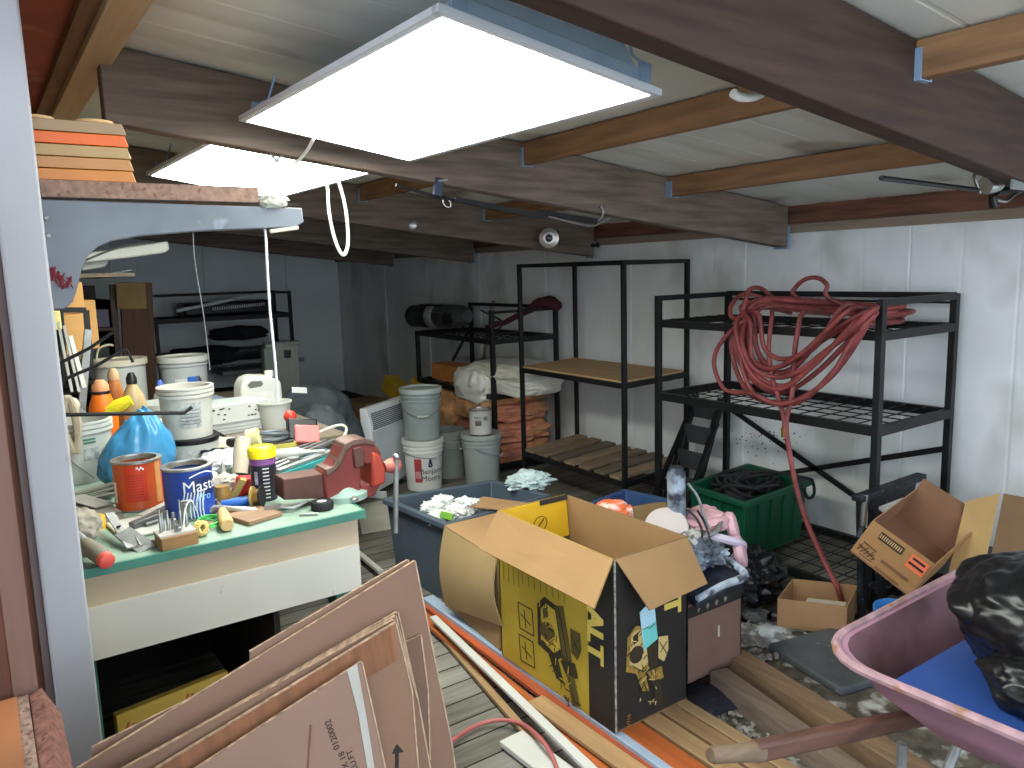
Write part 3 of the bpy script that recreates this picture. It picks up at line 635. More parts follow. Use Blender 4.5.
b = MB(); b.sheet([(X0 + .20, Y1 - .0165, ZT + .004), (X0 + .36, Y1 - .0165, ZT + .004), (X0 + .36, Y1 - .019, ZT - .018), (X0 + .20, Y1 - .019, ZT - .018)], .002, (0, -1, 0)); b.build('dark_tape', blk, fo)
b = MB(); c = V3((X0 + .19, Y1 - .031, ZT - .09)); b.ring(c, .034, .0015, (0, 1, .14), 20, 5); b.bar(c - V3((.02, 0, .02)), c + V3((.02, 0, .02)), .003); b.bar(c - V3((.07, 0, .03)), c - V3((.05, 0, .036)), .006); b.build('print_mark', M['ink'], fo)
b = MB(); b.cyl((X0 + .0, Y0 - .003, ZB), (X0 + .0, Y0 - .003, ZT), .004, n=6); b.build('worn_or_lit_edge', mat('worn_or_lit_edge', (150, 144, 132), .9, var=.5, scale=40), t)
# printed pictures: left side (looking along +X) and end (looking along +Y)
def sx(px, py): return on_x(px, py, X0 - .0022)
def ey(px, py): return on_y(px, py, Y0 - .0022)
def poly(fn, pts, m, name, off, parent=t):
    nrm = (-1, 0, 0) if fn is sx else (0, -1, 0); b = MB(); b.sheet([fn(*p) + V3(nrm) * off for p in pts], .0006, nrm); return b.build(name, m, parent)
def strokes(fn, lines, w, m, name, off):
    nrm = V3((-1, 0, 0) if fn is sx else (0, -1, 0)); b = MB()
    for ln in lines:
        for p, q in zip(ln, ln[1:]): b.bar(fn(*p) + nrm * off, fn(*q) + nrm * off, w, .001, nrm)
    return b.build(name, m, t)
ol = mat('print_olive', (92, 80, 36), .75, var=.2); pale = mat('print_tan', (196, 172, 112), .75, var=.12); dol = mat('print_dark', (52, 44, 26), .75, var=.2)
def saw_print(fn, P, light, dark, mid):
    """A sliding mitre saw drawn as a few printed shapes; P maps 0..1 box coordinates to pixels."""
    q = lambda pts: [P(*p) for p in pts]
    poly(fn, q([(.02, .10), (.20, .0), (.52, .06), (.60, .30), (.62, .52), (.40, .60), (.0, .50)]), dark, 'saw_housing', .0002)
    poly(fn, q([(.10, .13), (.22, .06), (.44, .10), (.50, .30), (.52, .47), (.36, .53), (.08, .44)]), light, 'saw_face', .0008)
    c = (.24, .34); poly(fn, q([(c[0] + .17 * math.cos(a * .5236), c[1] + .10 * math.sin(a * .5236)) for a in range(12)]), mid, 'saw_blade', .0014)
    poly(fn, q([(.14, .12), (.26, .09), (.27, .19), (.16, .22)]), mid, 'saw_motor', .0016)
    poly(fn, q([(.42, .05), (.62, .02), (.78, .62), (.56, .64)]), mid, 'saw_rail', .0012)
    poly(fn, q([(.76, .22), (.98, .24), (1.0, .40), (.90, .52), (.76, .46)]), light if fn is ey else mid, 'saw_fence', .0014)
    poly(fn, q([(.24, .56), (.44, .56), (.56, .80), (.40, .78)]), dark, 'saw_arm', .0016)
    poly(fn, q([(.50, .58), (.84, .56), (.90, .70), (.66, .74)]), dark, 'saw_table', .0018)
    poly(fn, q([(.64, .70), (.80, .70), (.92, .98), (.74, 1.0)]), mid, 'saw_stand', .0020)
    strokes(fn, [q([(.02, .10), (.20, .0), (.52, .06)]), q([(.12, .44), (.40, .56), (.62, .52)]), q([(.44, .08), (.60, .62)]), q([(.52, .06), (.70, .62)]), q([(.70, .72), (.80, .98)]), q([(.78, .28), (.96, .44)]), q([(.80, .40), (.96, .30)]), q([(.40, .66), (.52, .82)])], .003, dol, 'print_line', .0024)
saw_print(sx, lambda u, v: (536 + u * 44 + v * 4, 594 + v * 100 + u * 16), mat('print_gold', (196, 166, 60), .75), dol, ol)
saw_print(ey, lambda u, v: (627 + u * 42 - v * 2, 628 + v * 88 - u * 14), pale, mat('print_gold2', (150, 122, 52), .75, var=.3, scale=60), dol)
rng = random.Random(12)
for fn, P in ((sx, lambda u, v: (536 + u * 44 + v * 4, 594 + v * 100 + u * 16)), (ey, lambda u, v: (627 + u * 42 - v * 2, 628 + v * 88 - u * 14))):
    for m_, nn in ((dol, 26), (pale if fn is ey else mat('print_gold', (196, 166, 60), .75), 16)):
        ls = []
        for k in range(nn):
            v = rng.uniform(.05, .95); u = rng.uniform(.08, .55) + (.3 * v if v > .5 else 0); a_ = rng.choice((.3, 1.2, 1.7, 2.4)); l_ = rng.uniform(.04, .12)
            ls.append([P(u, v), P(u + l_ * math.cos(a_) * 1.6, v + l_ * math.sin(a_) * .8)])
        strokes(fn, ls, .0035, m_, 'print_line', .0028)
for x, y in ((518, 602), (519, 634)):
    q = [(x, y), (x + 14, y + 8), (x + 16, y + 34), (x + 2, y + 26)]
    strokes(sx, [q + q[:1], [(x + 3, y + 12), (x + 13, y + 24)], [(x + 6, y + 8), (x + 8, y + 26)]], .004, dol, 'print_line', .0006)
strokes(sx, [[(503 + k * 5, 561 + k * 2), (504 + k * 5, 580 + k * 2.4)] for k in range(4)], .002, ol, 'print_line', .0006)
strokes(sx, [[(522 + k * 6, 572 + k * 2.8), (523 + k * 6, 584 + k * 2.8)] for k in range(8)], .0015, ol, 'print_line', .0006)
gold = mat('brand_gold', (214, 190, 92), .7, var=.05)
def brand(fn, px, py, size, V_, tt='ALT'):
    o = fn(px, py); vs, fs = text_pts(tt, size, 'RIGHT'); b = MB(); nrm = V3((-1, 0, 0) if fn is sx else (0, -1, 0))
    k = .95
    for dx, dy, l in ((0, 0, 0), (-.07, 0, 1), (.0, .05, 2), (-.07, .05, 3), (-.035, .025, 4), (.04, .0, 5), (.04, .05, 6)): b.add([o + V3((0, 0, -1)) * (v.x * k + dx * size * k) + V3(V_) * (v.y + dy * size) + nrm * (.001 + .0002 * l) for v in vs], fs)
    b.build('lettering', gold, t, smooth=1)
brand(sx, 588, 657, .115, (0, -1, 0)); brand(ey, 664, 617, .115, (1, 0, 0))
text('DW716', .022, ey(630.5, 733), (0, 0, 1), (-1, 0, 0), mat('small_gold', (190, 130, 60), .7), t)
b = MB(); b.sheet([ey(x, y) + V3((0, -.004, 0)) for x, y in ((639, 612), (653, 598), (657, 638), (643, 650))], .001, (0, -1, 0)); st = b.build('sticker', mat('sticker_blue', (170, 208, 222), .6, var=.05), t)
poly(ey, [(642, 630), (655, 620), (657, 638), (643, 650)], mat('sticker_teal', (110, 196, 190), .6), 'sticker_band', .0045, st)
strokes(ey, [[(641, 629), (648, 626)], [(648, 628), (654, 623)]], .002, M['ink'], 'print_line', .006)

# brown carton beside it, with paint gear heaped in its top
C0, C1, D0, D1, CT = 2.055, 2.365, 1.872, 2.45, .37
t = thing('brown_carton', 'brown carton with a dark printed band, overfilled with painting gear', 'box', (2.22, 2.1, .055))
bc = mat('carton_plain', (118, 90, 78), .85, var=.06)
for q, n in (([(C0, D0), (C1, D0)], (0, -1, 0)), ([(C1, D0), (C1, D1)], (1, 0, 0)), ([(C1, D1), (C0, D1)], (0, 1, 0)), ([(C0, D1), (C0, D0)], (-1, 0, 0))):
    MB().sheet([(*q[0], .055), (*q[1], .055), (*q[1], CT), (*q[0], CT)], .005, n).build('side_panel', bc, t)
MB().span((C0, D0, .055), (C1, D1, .061)).build('bottom', bc, t)
MB().span((C0, D0 - .0015, .32), (C1, D0 - .0003, CT - .005)).build('dark_band', blk, t)
b = MB(); z = .345
for k, x in enumerate((2.115, 2.165, 2.215, 2.265)):
    b.cyl((x, D0 - .002, z), (x, D0 - .0032, z), .010, n=3 + k); b.bar((x, D0 - .0026, z - .014), (x, D0 - .0026, z + .008), .004, .001, (0, 1, 0))
b.build('print_mark', mat('print_grey', (130, 120, 112), .7), t)
MB().span((2.225, D0 - .003, .20), (2.235, D0 - .0005, .245)).build('paper_scrap', M['cream_plastic'], t)
gear = (2.2, 2.1, .37)
spat = mat('paint_spattered', (150, 160, 172), .5, .2, .3, 9, spots=(48, 52, 62), spot_amt=.42, spot_scale=10)
t = thing('sprayer_tube', 'upright paint spattered metal cylinder standing in the brown carton', 'paint sprayer', (2.31, 2.17, .45))
a = V3((2.318, 2.17, .47)); z_ = V3((-.02, 0, 1))
MB().lathe([(0, 0), (.038, 0), (.038, .30), (.034, .315), (.030, .315), (.028, .33), (0, .33)], a, 24, z_).build('cylinder', spat, t)
MB().tube([a + V3((.03, -.03, .26)), a + V3((.06, -.06, .20)), a + V3((.075, -.09, .1)), a + V3((.10, -.14, -.03)), a + V3((.12, -.2, -.13))], .006, 8, sub=4).build('rod', M['grey_metal'], t)
b = MB(); b.lump((2.37, 2.22, .56), (.035, .05, .10), 3, .3, 3, .2, 6, 3); b.build('nozzle_block', mat('crusted', (96, 78, 70), .8, var=.35, scale=20), t)
t = thing('paint_tray', 'dark roller tray with pale dried paint along its edge, across the carton', 'paint tray', (2.28, 1.98, .4))
q = [V3((2.075, 1.84, .395)), V3((2.36, 1.855, .405)), V3((2.40, 2.05, .44)), V3((2.10, 2.06, .43))]
MB().sheet(q, .03, (0, 0, 1)).build('tray', mat('tray_dark', (44, 48, 60), .35, var=.4, scale=12), t, bev=.008)
ed = mat('dried_paint', (176, 186, 200), .6, var=.2, scale=16, spots=(70, 76, 88), spot_amt=.35, spot_scale=18)
MB().tube([q[0] + V3((0, 0, .012)), lerp(q[0], q[1], .5) + V3((0, -.004, .02)), q[1] + V3((0, 0, .012)), lerp(q[1], q[2], .5) + V3((.01, 0, .016)), q[2]], [.012, .014, .017, .014, .012], 8, sub=5).build('edge', ed, t)
t = thing('paint_rags', 'crumpled blue grey rag stiff with paint, behind the saw carton flap', 'rag', (2.2, 2.02, .42))
b = MB(); b.lump((2.175, 2.02, .475), (.085, .10, .07), 41, .25, 2, .28, 4, 5); b.build('cloth', mat('rag_blue', (112, 126, 140), .9, var=.3, scale=12), t)
b = MB(); b.lump((2.31, 2.03, .475), (.10, .10, .05), 43, .25, 2, .25, 4, 5); o = one('paint_rag', b, mat('rag_dark', (84, 92, 104), .8, var=.4, scale=14, spots=(150, 158, 170), spot_amt=.35, spot_scale=12), 'dark paint smeared rag lying behind the roller tray', 'rag')
bpy.data.objects['paint_rags'].name = 'paint_cloth'; WM['paint_cloth'] = WM['paint_rags']
t = thing('dust_mask', 'white round respirator lid with an orange rim in the carton', 'mask', (2.2, 2.25, .5))
MB().lathe([(0, 0), (.085, 0), (.09, .008), (.085, .016), (.05, .022), (0, .024)], (2.235, 2.15, .56), 28, (-.5, -.55, .75)).build('disc', mat('dirty_white', (186, 174, 170), .5, var=.08), t)
MB().lump((2.13, 2.36, .59), (.09, .08, .06), 45, .2, 2, .12, 4, 4).build('rim', mat('mask_orange', (226, 110, 70), .5, var=.2, spots=(230, 200, 190), spot_amt=.4, spot_scale=20), t)
b = MB(); b.ring((2.255, 2.10, .555), .115, .0055, (-.35, -.5, .8), 32, 8, .8); one('wire_hoop', b, 'black_steel', 'thin dark wire hoop lying over the white lid in the carton', 'hoop')
pink = mat('pink_rubber', (214, 170, 178), .5, var=.08)
t = thing('respirator', 'pink respirator hanging over the carton beside the green tote', 'respirator', (2.5, 2.2, .45))
MB().lump((2.46, 2.15, .545), (.105, .10, .055), 47, .16, 1.6, .14, 3, 5).build('facepiece', mat('pink_soft', (216, 168, 172), .5, var=.1), t)
for k, (c, r) in enumerate((((2.56, 2.09, .51), .06), ((2.50, 2.00, .44), .065))): MB().lathe([(0, -.012), (r, -.012), (r + .006, 0), (r, .022), (r * .7, .03), (0, .028)], c, 24, (.6, -.75, .25)).build('filter', pink, t)
MB().tube([V3((2.36, 2.05, .53)), V3((2.45, 1.98, .50)), V3((2.53, 2.0, .46)), V3((2.56, 2.05, .40)), V3((2.50, 2.06, .36))], .018, 8, sub=5).build('strap', mat('lilac_strap', (196, 184, 200), .6, var=.06), t)
b = MB(); b.lump((2.29, 2.08, .515), (.07, .06, .045), 50, .2, 2, .2, 5, 4); one('spray_gun', b, mat('gun_white', (196, 194, 188), .5, var=.25, scale=18, spots=(96, 90, 84), spot_amt=.36, spot_scale=22), 'whitish paint caked spray gun head in the carton', 'spray gun')
b = MB(); b.tube([V3((2.30, 2.04, .53)), V3((2.38, 2.02, .545)), V3((2.47, 2.06, .56))], .009, 8, sub=4); one('gun_tube', b, 'grey_metal', 'pale straight metal tube lying across the carton gear', 'tube')

b = MB(); b.box((2.26, 2.16, .47), (.10, .05, .09), (.4, .3, .5)); b.cyl((2.22, 2.10, .50), (2.32, 2.13, .53), .016); b.cyl((2.25, 2.06, .43), (2.27, 2.14, .54), .014); one('pump_block', b, mat('pump_grey', (150, 154, 156), .5, .3, .3, 14, spots=(60, 60, 64), spot_amt=.4, spot_scale=16), 'grimy grey pump block wedged between the metal cylinder and the white lid', 'pump', bev=.005)
b = MB(); b.tube([(2.13, 2.0, .46), (2.19, 1.97, .53), (2.22, 2.06, .56)], .010, 8, sub=4); b.box((2.13, 1.99, .44), (.05, .09, .03), (.3, .6, .2)); one('roller_frame', b, mat('roller_grey', (96, 106, 118), .5, .3, .3, 14), 'bent grey roller frame leaning behind the saw carton flap', 'paint roller', bev=.003)
b = MB(); b.tube([(2.41, 2.14, .60), (2.36, 2.06, .58), (2.33, 1.98, .50), (2.35, 1.90, .44)], .0045, 6, sub=5); one('thin_rod', b, 'black_steel', 'thin dark bent rod crossing in front of the metal cylinder', 'rod')

# behind: brown tray, blue tote, gray tote with papers, carton with hanging flap
q = [on_z(x, y, .34) for x, y in ((602, 492), (668, 518), (720, 500), (668, 478))]
t = tote('blue plastic tote rim showing past the saw carton', 'blue_tote', 'tote', [(2.75, 3.25), (2.80, 2.92), (3.16, 2.98), (3.10, 3.32)], .0, .30, .88, .014, mat('tote_blue', (62, 88, 132), .5, var=.08))
t = thing('open_carton', 'low open carton between the blue tote and the painting gear', 'box', (2.75, 2.6, 0))
fp = [(2.55, 2.86), (2.50, 2.50), (2.90, 2.45), (2.95, 2.80)]; k2 = mat('kraft_dull', (176, 146, 96), .85, var=.08)
for k in range(4):
    a, c = fp[k], fp[(k + 1) % 4]; MB().sheet([(*a, 0), (*c, 0), (*c, .375), (*a, .375)], .006, (a[1] - c[1], c[0] - a[0], 0)).build('side_panel', k2, t)
MB().sheet([(*p, .02) for p in fp], .01, (0, 0, 1)).build('bottom', k2, t)
MB().sheet([(2.72, 2.836, .378), (2.93, 2.80, .378), (2.97, 2.93, .34), (2.75, 2.97, .34)], .005, (0, 0, 1)).build('flap', k2, t)
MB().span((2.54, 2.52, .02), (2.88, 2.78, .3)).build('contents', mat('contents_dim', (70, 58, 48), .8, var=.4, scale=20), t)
GT = [(1.715, 3.70), (1.76, 3.13), (2.41, 3.19), (2.35, 3.62)]
tote('big slate grey tote filled with crumpled papers, behind the cartons', 'slate_tote', 'tote', GT, 0, .43, .92, .016, M['dark_tote'], ribs=0)
papm = mat('paper_white', (218, 220, 216), .8, var=.06, scale=10)
rng = random.Random(21)
for k in range(7):
    b = MB(); c = V3((1.83 + .075 * (k % 4) + rng.uniform(-.02, .02), 3.27 + .13 * (k // 4) + rng.uniform(-.02, .02), .40 + .02 * (k % 3))); b.lump(c, (.06, .065, .04), 60 + k, .3, 2, .4, 4, 4)
    tag(b.build('crumpled_paper', papm), ['crumpled white paper at the bench end of the slate tote', 'crumpled white paper second from the bench end in the slate tote', 'crumpled white paper in the middle of the slate tote', 'crumpled white paper next to the carton flap in the slate tote',
        'crumpled paper deeper in the slate tote, at its bench end', 'crumpled paper deeper in the slate tote, near its middle', 'crumpled paper deeper in the slate tote, beside the red scrap'][k], 'paper', 'crumpled papers in the slate tote')
b = MB(); b.lump((1.99, 3.30, .425), (.04, .02, .012), 70, .3, 2, .3, 4, 3); one('red_scrap', b, mat('red_scrap', (214, 82, 62), .8), 'small red paper scrap on the white papers in the slate tote', 'paper')
b = MB(); b.box((1.80, 3.20, .44), (.010, .08, .035), (0, .3, .3)); one('green_scraper', b, mat('lime', (120, 176, 66), .5), 'lime green plastic scraper stuck in the slate tote corner', 'scraper', bev=.003)
b = MB(); b.lump((2.46, 3.42, .455), (.13, .11, .045), 71, .25, 2., .4, 3, 5); one('plastic_sheet', b, mat('pale_plastic', (196, 214, 214), .4, var=.06), 'pale blue white plastic wrapper on the slate tote rim', 'wrapper')
b = MB(); b.sheet([(1.92, 3.26, .455), (2.10, 3.05, .44), (2.24, 3.10, .44), (2.08, 3.30, .46)], .006, (0, 0, 1)); 
one('loose_flap', b, 'cardboard', 'flat cardboard scrap lying over the papers in the slate tote', 'cardboard')
t = thing('squat_carton', 'squat carton with its pale flap hanging down between tote and saw carton', 'box', (1.85, 2.8, 0))
F = [(1.70, 3.04), (1.66, 2.54), (2.0, 2.56), (2.02, 3.04)]; k3 = mat('kraft_pale', (164, 138, 96), .85, var=.05)
for k in range(4):
    a, c = F[k], F[(k + 1) % 4]; MB().sheet([(*a, .055), (*c, .055), (*c, .445), (*a, .445)], .005, (a[1] - c[1], c[0] - a[0], 0)).build('side_panel', k3, t)
MB().sheet([(*p, .06) for p in F], .005, (0, 0, 1)).build('bottom', k3, t)
fl = [on_x(447, 548, 1.66), on_x(491, 540, 1.645), on_x(503, 562, 1.64), on_x(503, 626, 1.64), on_x(480, 620, 1.64), on_x(446, 606, 1.655)]
b = MB(); P0 = fl; b.grid(lambda u, v: lerp(lerp(V3((1.692, 3.03, .45)), V3((1.656, 2.54, .45)), u), lerp(fl[5], fl[3], u), v) - V3((.03 * math.sin(v * math.pi), 0, 0)), 8, 6); b.build('flap', k3, t, solid=.005)
t2 = [(1.70, 3.05, .452), (2.01, 3.05, .452), (2.0, 2.56, .47), (1.66, 2.54, .452)]
b = MB(); b.sheet(t2, .005, (0, 0, 1)); b.build('top_flap', M['cardboard'], t)

# ------------------------------------------------------------------ boards and trim lengths on the floor
def board(lb, pts, w, h, m, cat='board', group='loose boards on the floor', name='loose_board'):
    b = MB(); b.bar(pts[0], pts[1], w, h); return one(name, b, m, lb, cat, group, bev=.0025)
stain = wood('stained_orange', (168, 88, 44), 1, .18, .45); pine = wood('pine', (156, 124, 86), 1, .15); wht = mat('trim_white', (190, 188, 180), .5, var=.05); gray_blue = mat('trim_blue_grey', (152, 168, 186), .5, var=.08)
red_st = wood('stained_red', (176, 84, 48), 1, .2, .45)
def fz(px, py, z): return on_z(px, py, z)
board('long white painted trim strip lying diagonally over the stained boards', (fz(433, 617, .075), fz(594, 772, .075)), .034, .014, wht)
board('blue grey trim strip running under the saw carton', (fz(434, 606, .04) + V3((.02, .1, 0)), V3((1.66, 1.45, .04))), .06, .02, gray_blue)
board('orange stained board under the white trim strip', (V3((1.585, 3.25, .030)), V3((1.50, 1.35, .030))), .06, .018, stain)
board('thin pale pine strip along the outer edge of the board pile', (fz(430, 622, .02), fz(560, 772, .02)), .03, .018, pine)
board('pale pine board lying on the stained boards by the saw carton', (fz(535, 700, .055), fz(640, 775, .055)), .075, .016, wood('pine2', (158, 124, 84), 1, .15))
board('red stained board partly under the saw carton', (V3((1.66, 3.2, .025)), V3((1.60, 1.30, .025))), .055, .018, red_st)
board('wide orange stained board sticking out from under the saw carton', (V3((1.735, 2.6, .042)), V3((1.70, 1.30, .042))), .09, .02, stain)
board('pale board next to the wide orange one, sticking out from the carton', (V3((1.83, 2.6, .040)), V3((1.80, 1.28, .040))), .075, .024, pine)
board('brownish pale board with square edge, sticking out from the carton corner', (V3((1.915, 2.6, .040)), V3((1.885, 1.30, .040))), .065, .026, wood('pine3', (146, 114, 80), 1, .18))
board('outer pale batten sticking out from under the saw carton', (V3((1.985, 2.6, .042)), V3((1.95, 1.32, .042))), .05, .024, wood('pine4', (156, 128, 92), 1, .12))
board('white shelf board end lying on the plank floor', (fz(511, 738, .02), fz(580, 790, .02)), .10, .02, wht)
board('long pale strip under the workbench end, pointing at the pails', (fz(357, 566, .03), fz(352, 552, .03) + V3((-.05, .9, 0))), .05, .025, wood('pine5', (200, 150, 90), 1, .12))
board('white strip leaning low beside the pale strip by the bench', (fz(357, 552, .05), fz(381, 572, .05)), .03, .02, wht)
tim = wood('timber_grey', (122, 104, 90), 1, .2)
board('thick grey brown timber on the floor, on the carton side', (V3((2.20, 1.845, .045)), V3((2.02, 1.0, .045))), .078, .08, tim, 'timber', 'floor timbers', 'floor_timber')
board('thick brown timber on the floor, on the black slab side', (V3((2.36, 1.90, .045)), V3((2.205, 1.0, .045))), .095, .08, wood('timber_brown', (132, 106, 80), 1, .2), 'timber', 'floor timbers', 'floor_timber')
b = MB(); b.tube([fz(440, 752, .02), fz(456, 738, .02), fz(478, 725, .02), fz(500, 720, .03), fz(522, 724, .04), fz(540, 738, .07), fz(552, 756, .05), fz(560, 778, .03)], .0075, 8, sub=6)
one('pink_hose', b, mat('pink_hose', (160, 86, 82), .5, var=.1), 'faded pink hose curving over the boards by the cardboard sheets', 'hose')
# grimy slab, dust, chips
b = MB(); b.box((2.80, 1.67, .02), (.50, .40, .035), (0, 0, -.22)); one('black_slab', b, mat('slab_dark', (88, 92, 94), .7, var=.25, scale=6, spots=(170, 172, 170), spot_amt=.22, spot_scale=22), 'dark flat rubber slab with white flecks behind the timbers', 'mat', bev=.01)
b = MB(); rng = random.Random(9)
for i in range(420):
    if i < 260: x, y = rng.gauss(2.03, .10), rng.gauss(1.62, .14)
    else: x, y = rng.gauss(2.60, .12), rng.gauss(2.02, .10)
    if x < 1.86 and y > 1.8: continue
    s = rng.uniform(.006, .022); b.box((x, y, .006 + rng.uniform(0, .012)), (s, s * rng.uniform(.4, 1), s * .4), (rng.uniform(-.5, .5), rng.uniform(-.5, .5), rng.uniform(0, 3)))
tag(b.build('debris', mat('debris_chips', (152, 146, 134), .9, var=.4, scale=30)), 'loose chips and dust on the floor among the timbers', 'debris', kind='stuff')
b = MB(); b.grid(lambda u, v: V3((1.78 + 1.5 * u, .75 + 1.45 * v, .004 + .012 * max(0, noise.fractal(V3((u * 5, v * 5, 3)), 1, 2, 4)) * (1 - abs(2 * u - 1)) * 2)), 60, 50)
tag(b.build('dust', mat('dust_pile', (92, 84, 72), .95, var=.45, scale=14, spots=(178, 176, 170), spot_amt=.36, spot_scale=9)), 'grey dust spread on the floor between the board ends and timbers', 'dust', kind='stuff')
b = MB(); b.grid(lambda u, v: V3((2.42 + .5 * u, 1.86 + .42 * v, .004 + .03 * max(0, .3 + noise.fractal(V3((u * 4, v * 4, 8)), 1, 2, 4)) * math.sin(u * 3.14) * math.sin(v * 3.14))), 30, 30)
tag(b.build('dust', mat('dust_pale', (150, 150, 146), .95, var=.35, scale=16, spots=(206, 210, 214), spot_amt=.4, spot_scale=14)), 'pale heap of dust beside the small open carton', 'dust', kind='stuff')
b = MB(); b.sheet([fz(x, y, .03) for x, y in ((732, 737), (740, 735), (745, 743), (737, 745))], .003, (0, 0, 1)); one('white_chip', b, wht, 'small square white chip on the dusty floor by the timbers', 'chip')
b = MB(); b.lump((2.92, 2.30, .13), (.22, .17, .14), 81, .14, 1.6, .3, 2.6, 5, .005); b.lump((2.74, 2.22, .17), (.11, .11, .11), 82, .14, 1.8, .3, 3., 4)
one('plastic_bag', b, mat('bag_gloss', (20, 20, 23), .22, var=.3, bump=.3), 'glossy black plastic bag on the floor between painting gear and rack', 'bag')
b = MB(); pass
b = MB(); b.lump((2.10, 1.80, .02), (.11, .10, .022), 85, .2, 2, .2, 4, 4, .004); one('flat_bag', b, mat('bag_blue_black', (40, 44, 54), .4, var=.3), 'flattened blue black bag on the floor under the brown carton', 'bag')

# small open carton
Q = [(2.805, 2.02), (2.962, 1.79), (3.20, 1.885), (3.04, 2.11)]; t = thing('small_carton', 'small shallow open carton on the floor beside the sawhorse', 'box', (3.0, 1.95, 0)); kk = mat('kraft_small', (166, 128, 90), .85, var=.05)
for k in range(4):
    a, c = Q[k], Q[(k + 1) % 4]; MB().sheet([(*a, .012), (*c, .012), (*c, .145), (*a, .145)], .004, (a[1] - c[1], c[0] - a[0], 0)).build('side_panel', kk, t)
MB().sheet([(*p, .018) for p in Q], .006, (0, 0, 1)).build('bottom', kk, t)
b = MB(); b.sheet([lerp(bil(Q, .3, .2, .09), bil(Q, .3, .2, .09), 0), bil(Q, .9, .2, .09), bil(Q, .9, .7, .09), bil(Q, .3, .7, .09)], .07, (0, 0, 1)); one('foam_block', b, M['cream_plastic'], 'cream foam block inside the small open carton', 'foam')

# folding sawhorse of black steel
t = thing('sawhorse', 'black metal folding sawhorse standing in front of the hose rack', 'sawhorse', (3.25, 1.82, 0)); bm_ = mat('worn_black', (44, 48, 54), .45, .5, .35, 25, spots=(150, 158, 166), spot_amt=.24, spot_scale=40)
s0, s1 = V3((3.10, 1.845, .585)), V3((3.62, 1.83, .60))
MB().bar(s0, s1, .05, .028).build('beam', bm_, t, bev=.004); MB().bar(s0 + V3((.06, 0, -.04)), s1 + V3((-.1, 0, -.04)), .035, .05).build('channel', bm_, t, bev=.004)
feet = [(3.155, 1.83, .0), (3.29, 1.80, .0), (3.50, 1.76, .0), (3.56, 1.9, .0)]; tops = [(3.14, 1.85, .57), (3.22, 1.845, .56), (3.5, 1.835, .56), (3.57, 1.85, .57)]
for a, c in zip(feet, tops):
    lg = MB().bar(a, c, .03, .03).build('leg', bm_, t, bev=.004); MB().box((a[0], a[1], .015), (.045, .045, .03)).build('foot', M['rubber'], lg, bev=.004)
MB().cyl(V3((3.135, 1.83, .46)), V3((3.14, 1.83, .60)), .014).build('latch', M['steel'], t); MB().box((3.13, 1.825, .42), (.06, .03, .06), (0, .6, 0)).build('bracket', bm_, t, bev=.006)
MB().bar((3.2, 1.82, .16), (3.5, 1.78, .16), .02, .03).build('stretcher', bm_, t)

# tilted carton and the pale flapped one beyond
O, P, Qc, Rr = V3((2.905, 1.749, .42)), V3((2.916, 1.50, .30)), V3((2.957, 1.684, .56)), V3((2.975, 1.432, .44)); D = V3((.40, .03, .055))
t = thing('tilted_carton', 'tan carton tipped on its side showing its dark inside, by the sawhorse', 'box', (3.1, 1.6, .3)); ins_k = mat('carton_inside', (128, 90, 66), .85, var=.08); tan = mat('tan_card', (156, 116, 74), .85, var=.05)
for q in ([O, P, Rr, Qc], [O, Qc, Qc + D, O + D], [P, Rr, Rr + D, P + D], [O + D, P + D, Rr + D, Qc + D], [O, P, P + D, O + D]):
    n = (q[1] - q[0]).cross(q[3] - q[0]).normalized(); c0 = (O + P + Qc + Rr) / 4 + D / 2
    if n.dot(sum(q, V3()) / 4 - c0) < 0: n = -n
    o = MB().sheet(q, .003, n).build('side_panel', tan, t); MB().sheet([p - n * .003 for p in q], .002, n).build('lining', ins_k, o)
b = MB(); b.sheet([Qc + D, Rr + D, Rr + D * 1.15 + V3((0, 0, .03)), Qc + D * 1.15 + V3((0, .0, .025))], .004); b.build('flap', ins_k, t)
fu = (P - O); fv = (Qc - O); fn_ = fu.cross(fv).normalized()
if fn_.x > 0: fn_ = -fn_
def face(u, v, off=.002): return O + fu * u + fv * v + fn_ * off
def fq(u0, v0, u1, v1): return [face(u0, v0), face(u1, v0), face(u1, v1), face(u0, v1)]
MB().sheet(fq(.20, .70, .58, .90), .0006, fn_).build('bar_code', M['ink'], t)
b = MB()
for k in range(11): b.sheet([p + fn_ * .001 for p in fq(.215 + k * .033, .74, .215 + k * .033 + .016, .86)], .0004, fn_)
b.build('bar_code_gap', mat('kraft_gap', (190, 150, 100), .8), t)
MB().sheet(fq(.70, .56, .97, .92), .0006, fn_).build('orange_label', mat('label_orange', (224, 112, 70), .7, var=.08), t)
b = MB()
for k, (u0, u1, v) in enumerate(((.74, .93, .80), (.72, .95, .66))): b.sheet([p + fn_ * .001 for p in fq(u0, v, u1, v + .06)], .0004, fn_)
b.build('label_bar', M['ink'], t)
b = MB()
for k in range(9): b.bar(face(.06 + k * .03, .16 + .08 * (k % 2), .003), face(.085 + k * .032, .36 - .06 * (k % 3), .003), .004, .001, fn_)
b.bar(face(.04, .30, .003), face(.34, .22, .003), .004, .001, fn_); b.bar(face(.08, .42, .003), face(.30, .40, .003), .005, .001, fn_); b.bar(face(.12, .1, .003), face(.34, .12, .003), .003, .001, fn_); b.build('scrawl_print', mat('brown_ink', (84, 52, 36), .8), t)
b = MB(); b.sheet([p + fn_ * .001 for p in fq(.42, .26, .86, .34)], .0004, fn_); b.sheet([p + fn_ * .001 for p in fq(.40, .05, .8, .10)], .0004, fn_); b.build('stripe_print', mat('brown_ink2', (120, 84, 52), .8), t)
t = thing('flapped_carton', 'open carton with an upright pale flap against the white wall', 'box', (3.6, 1.3, .3))
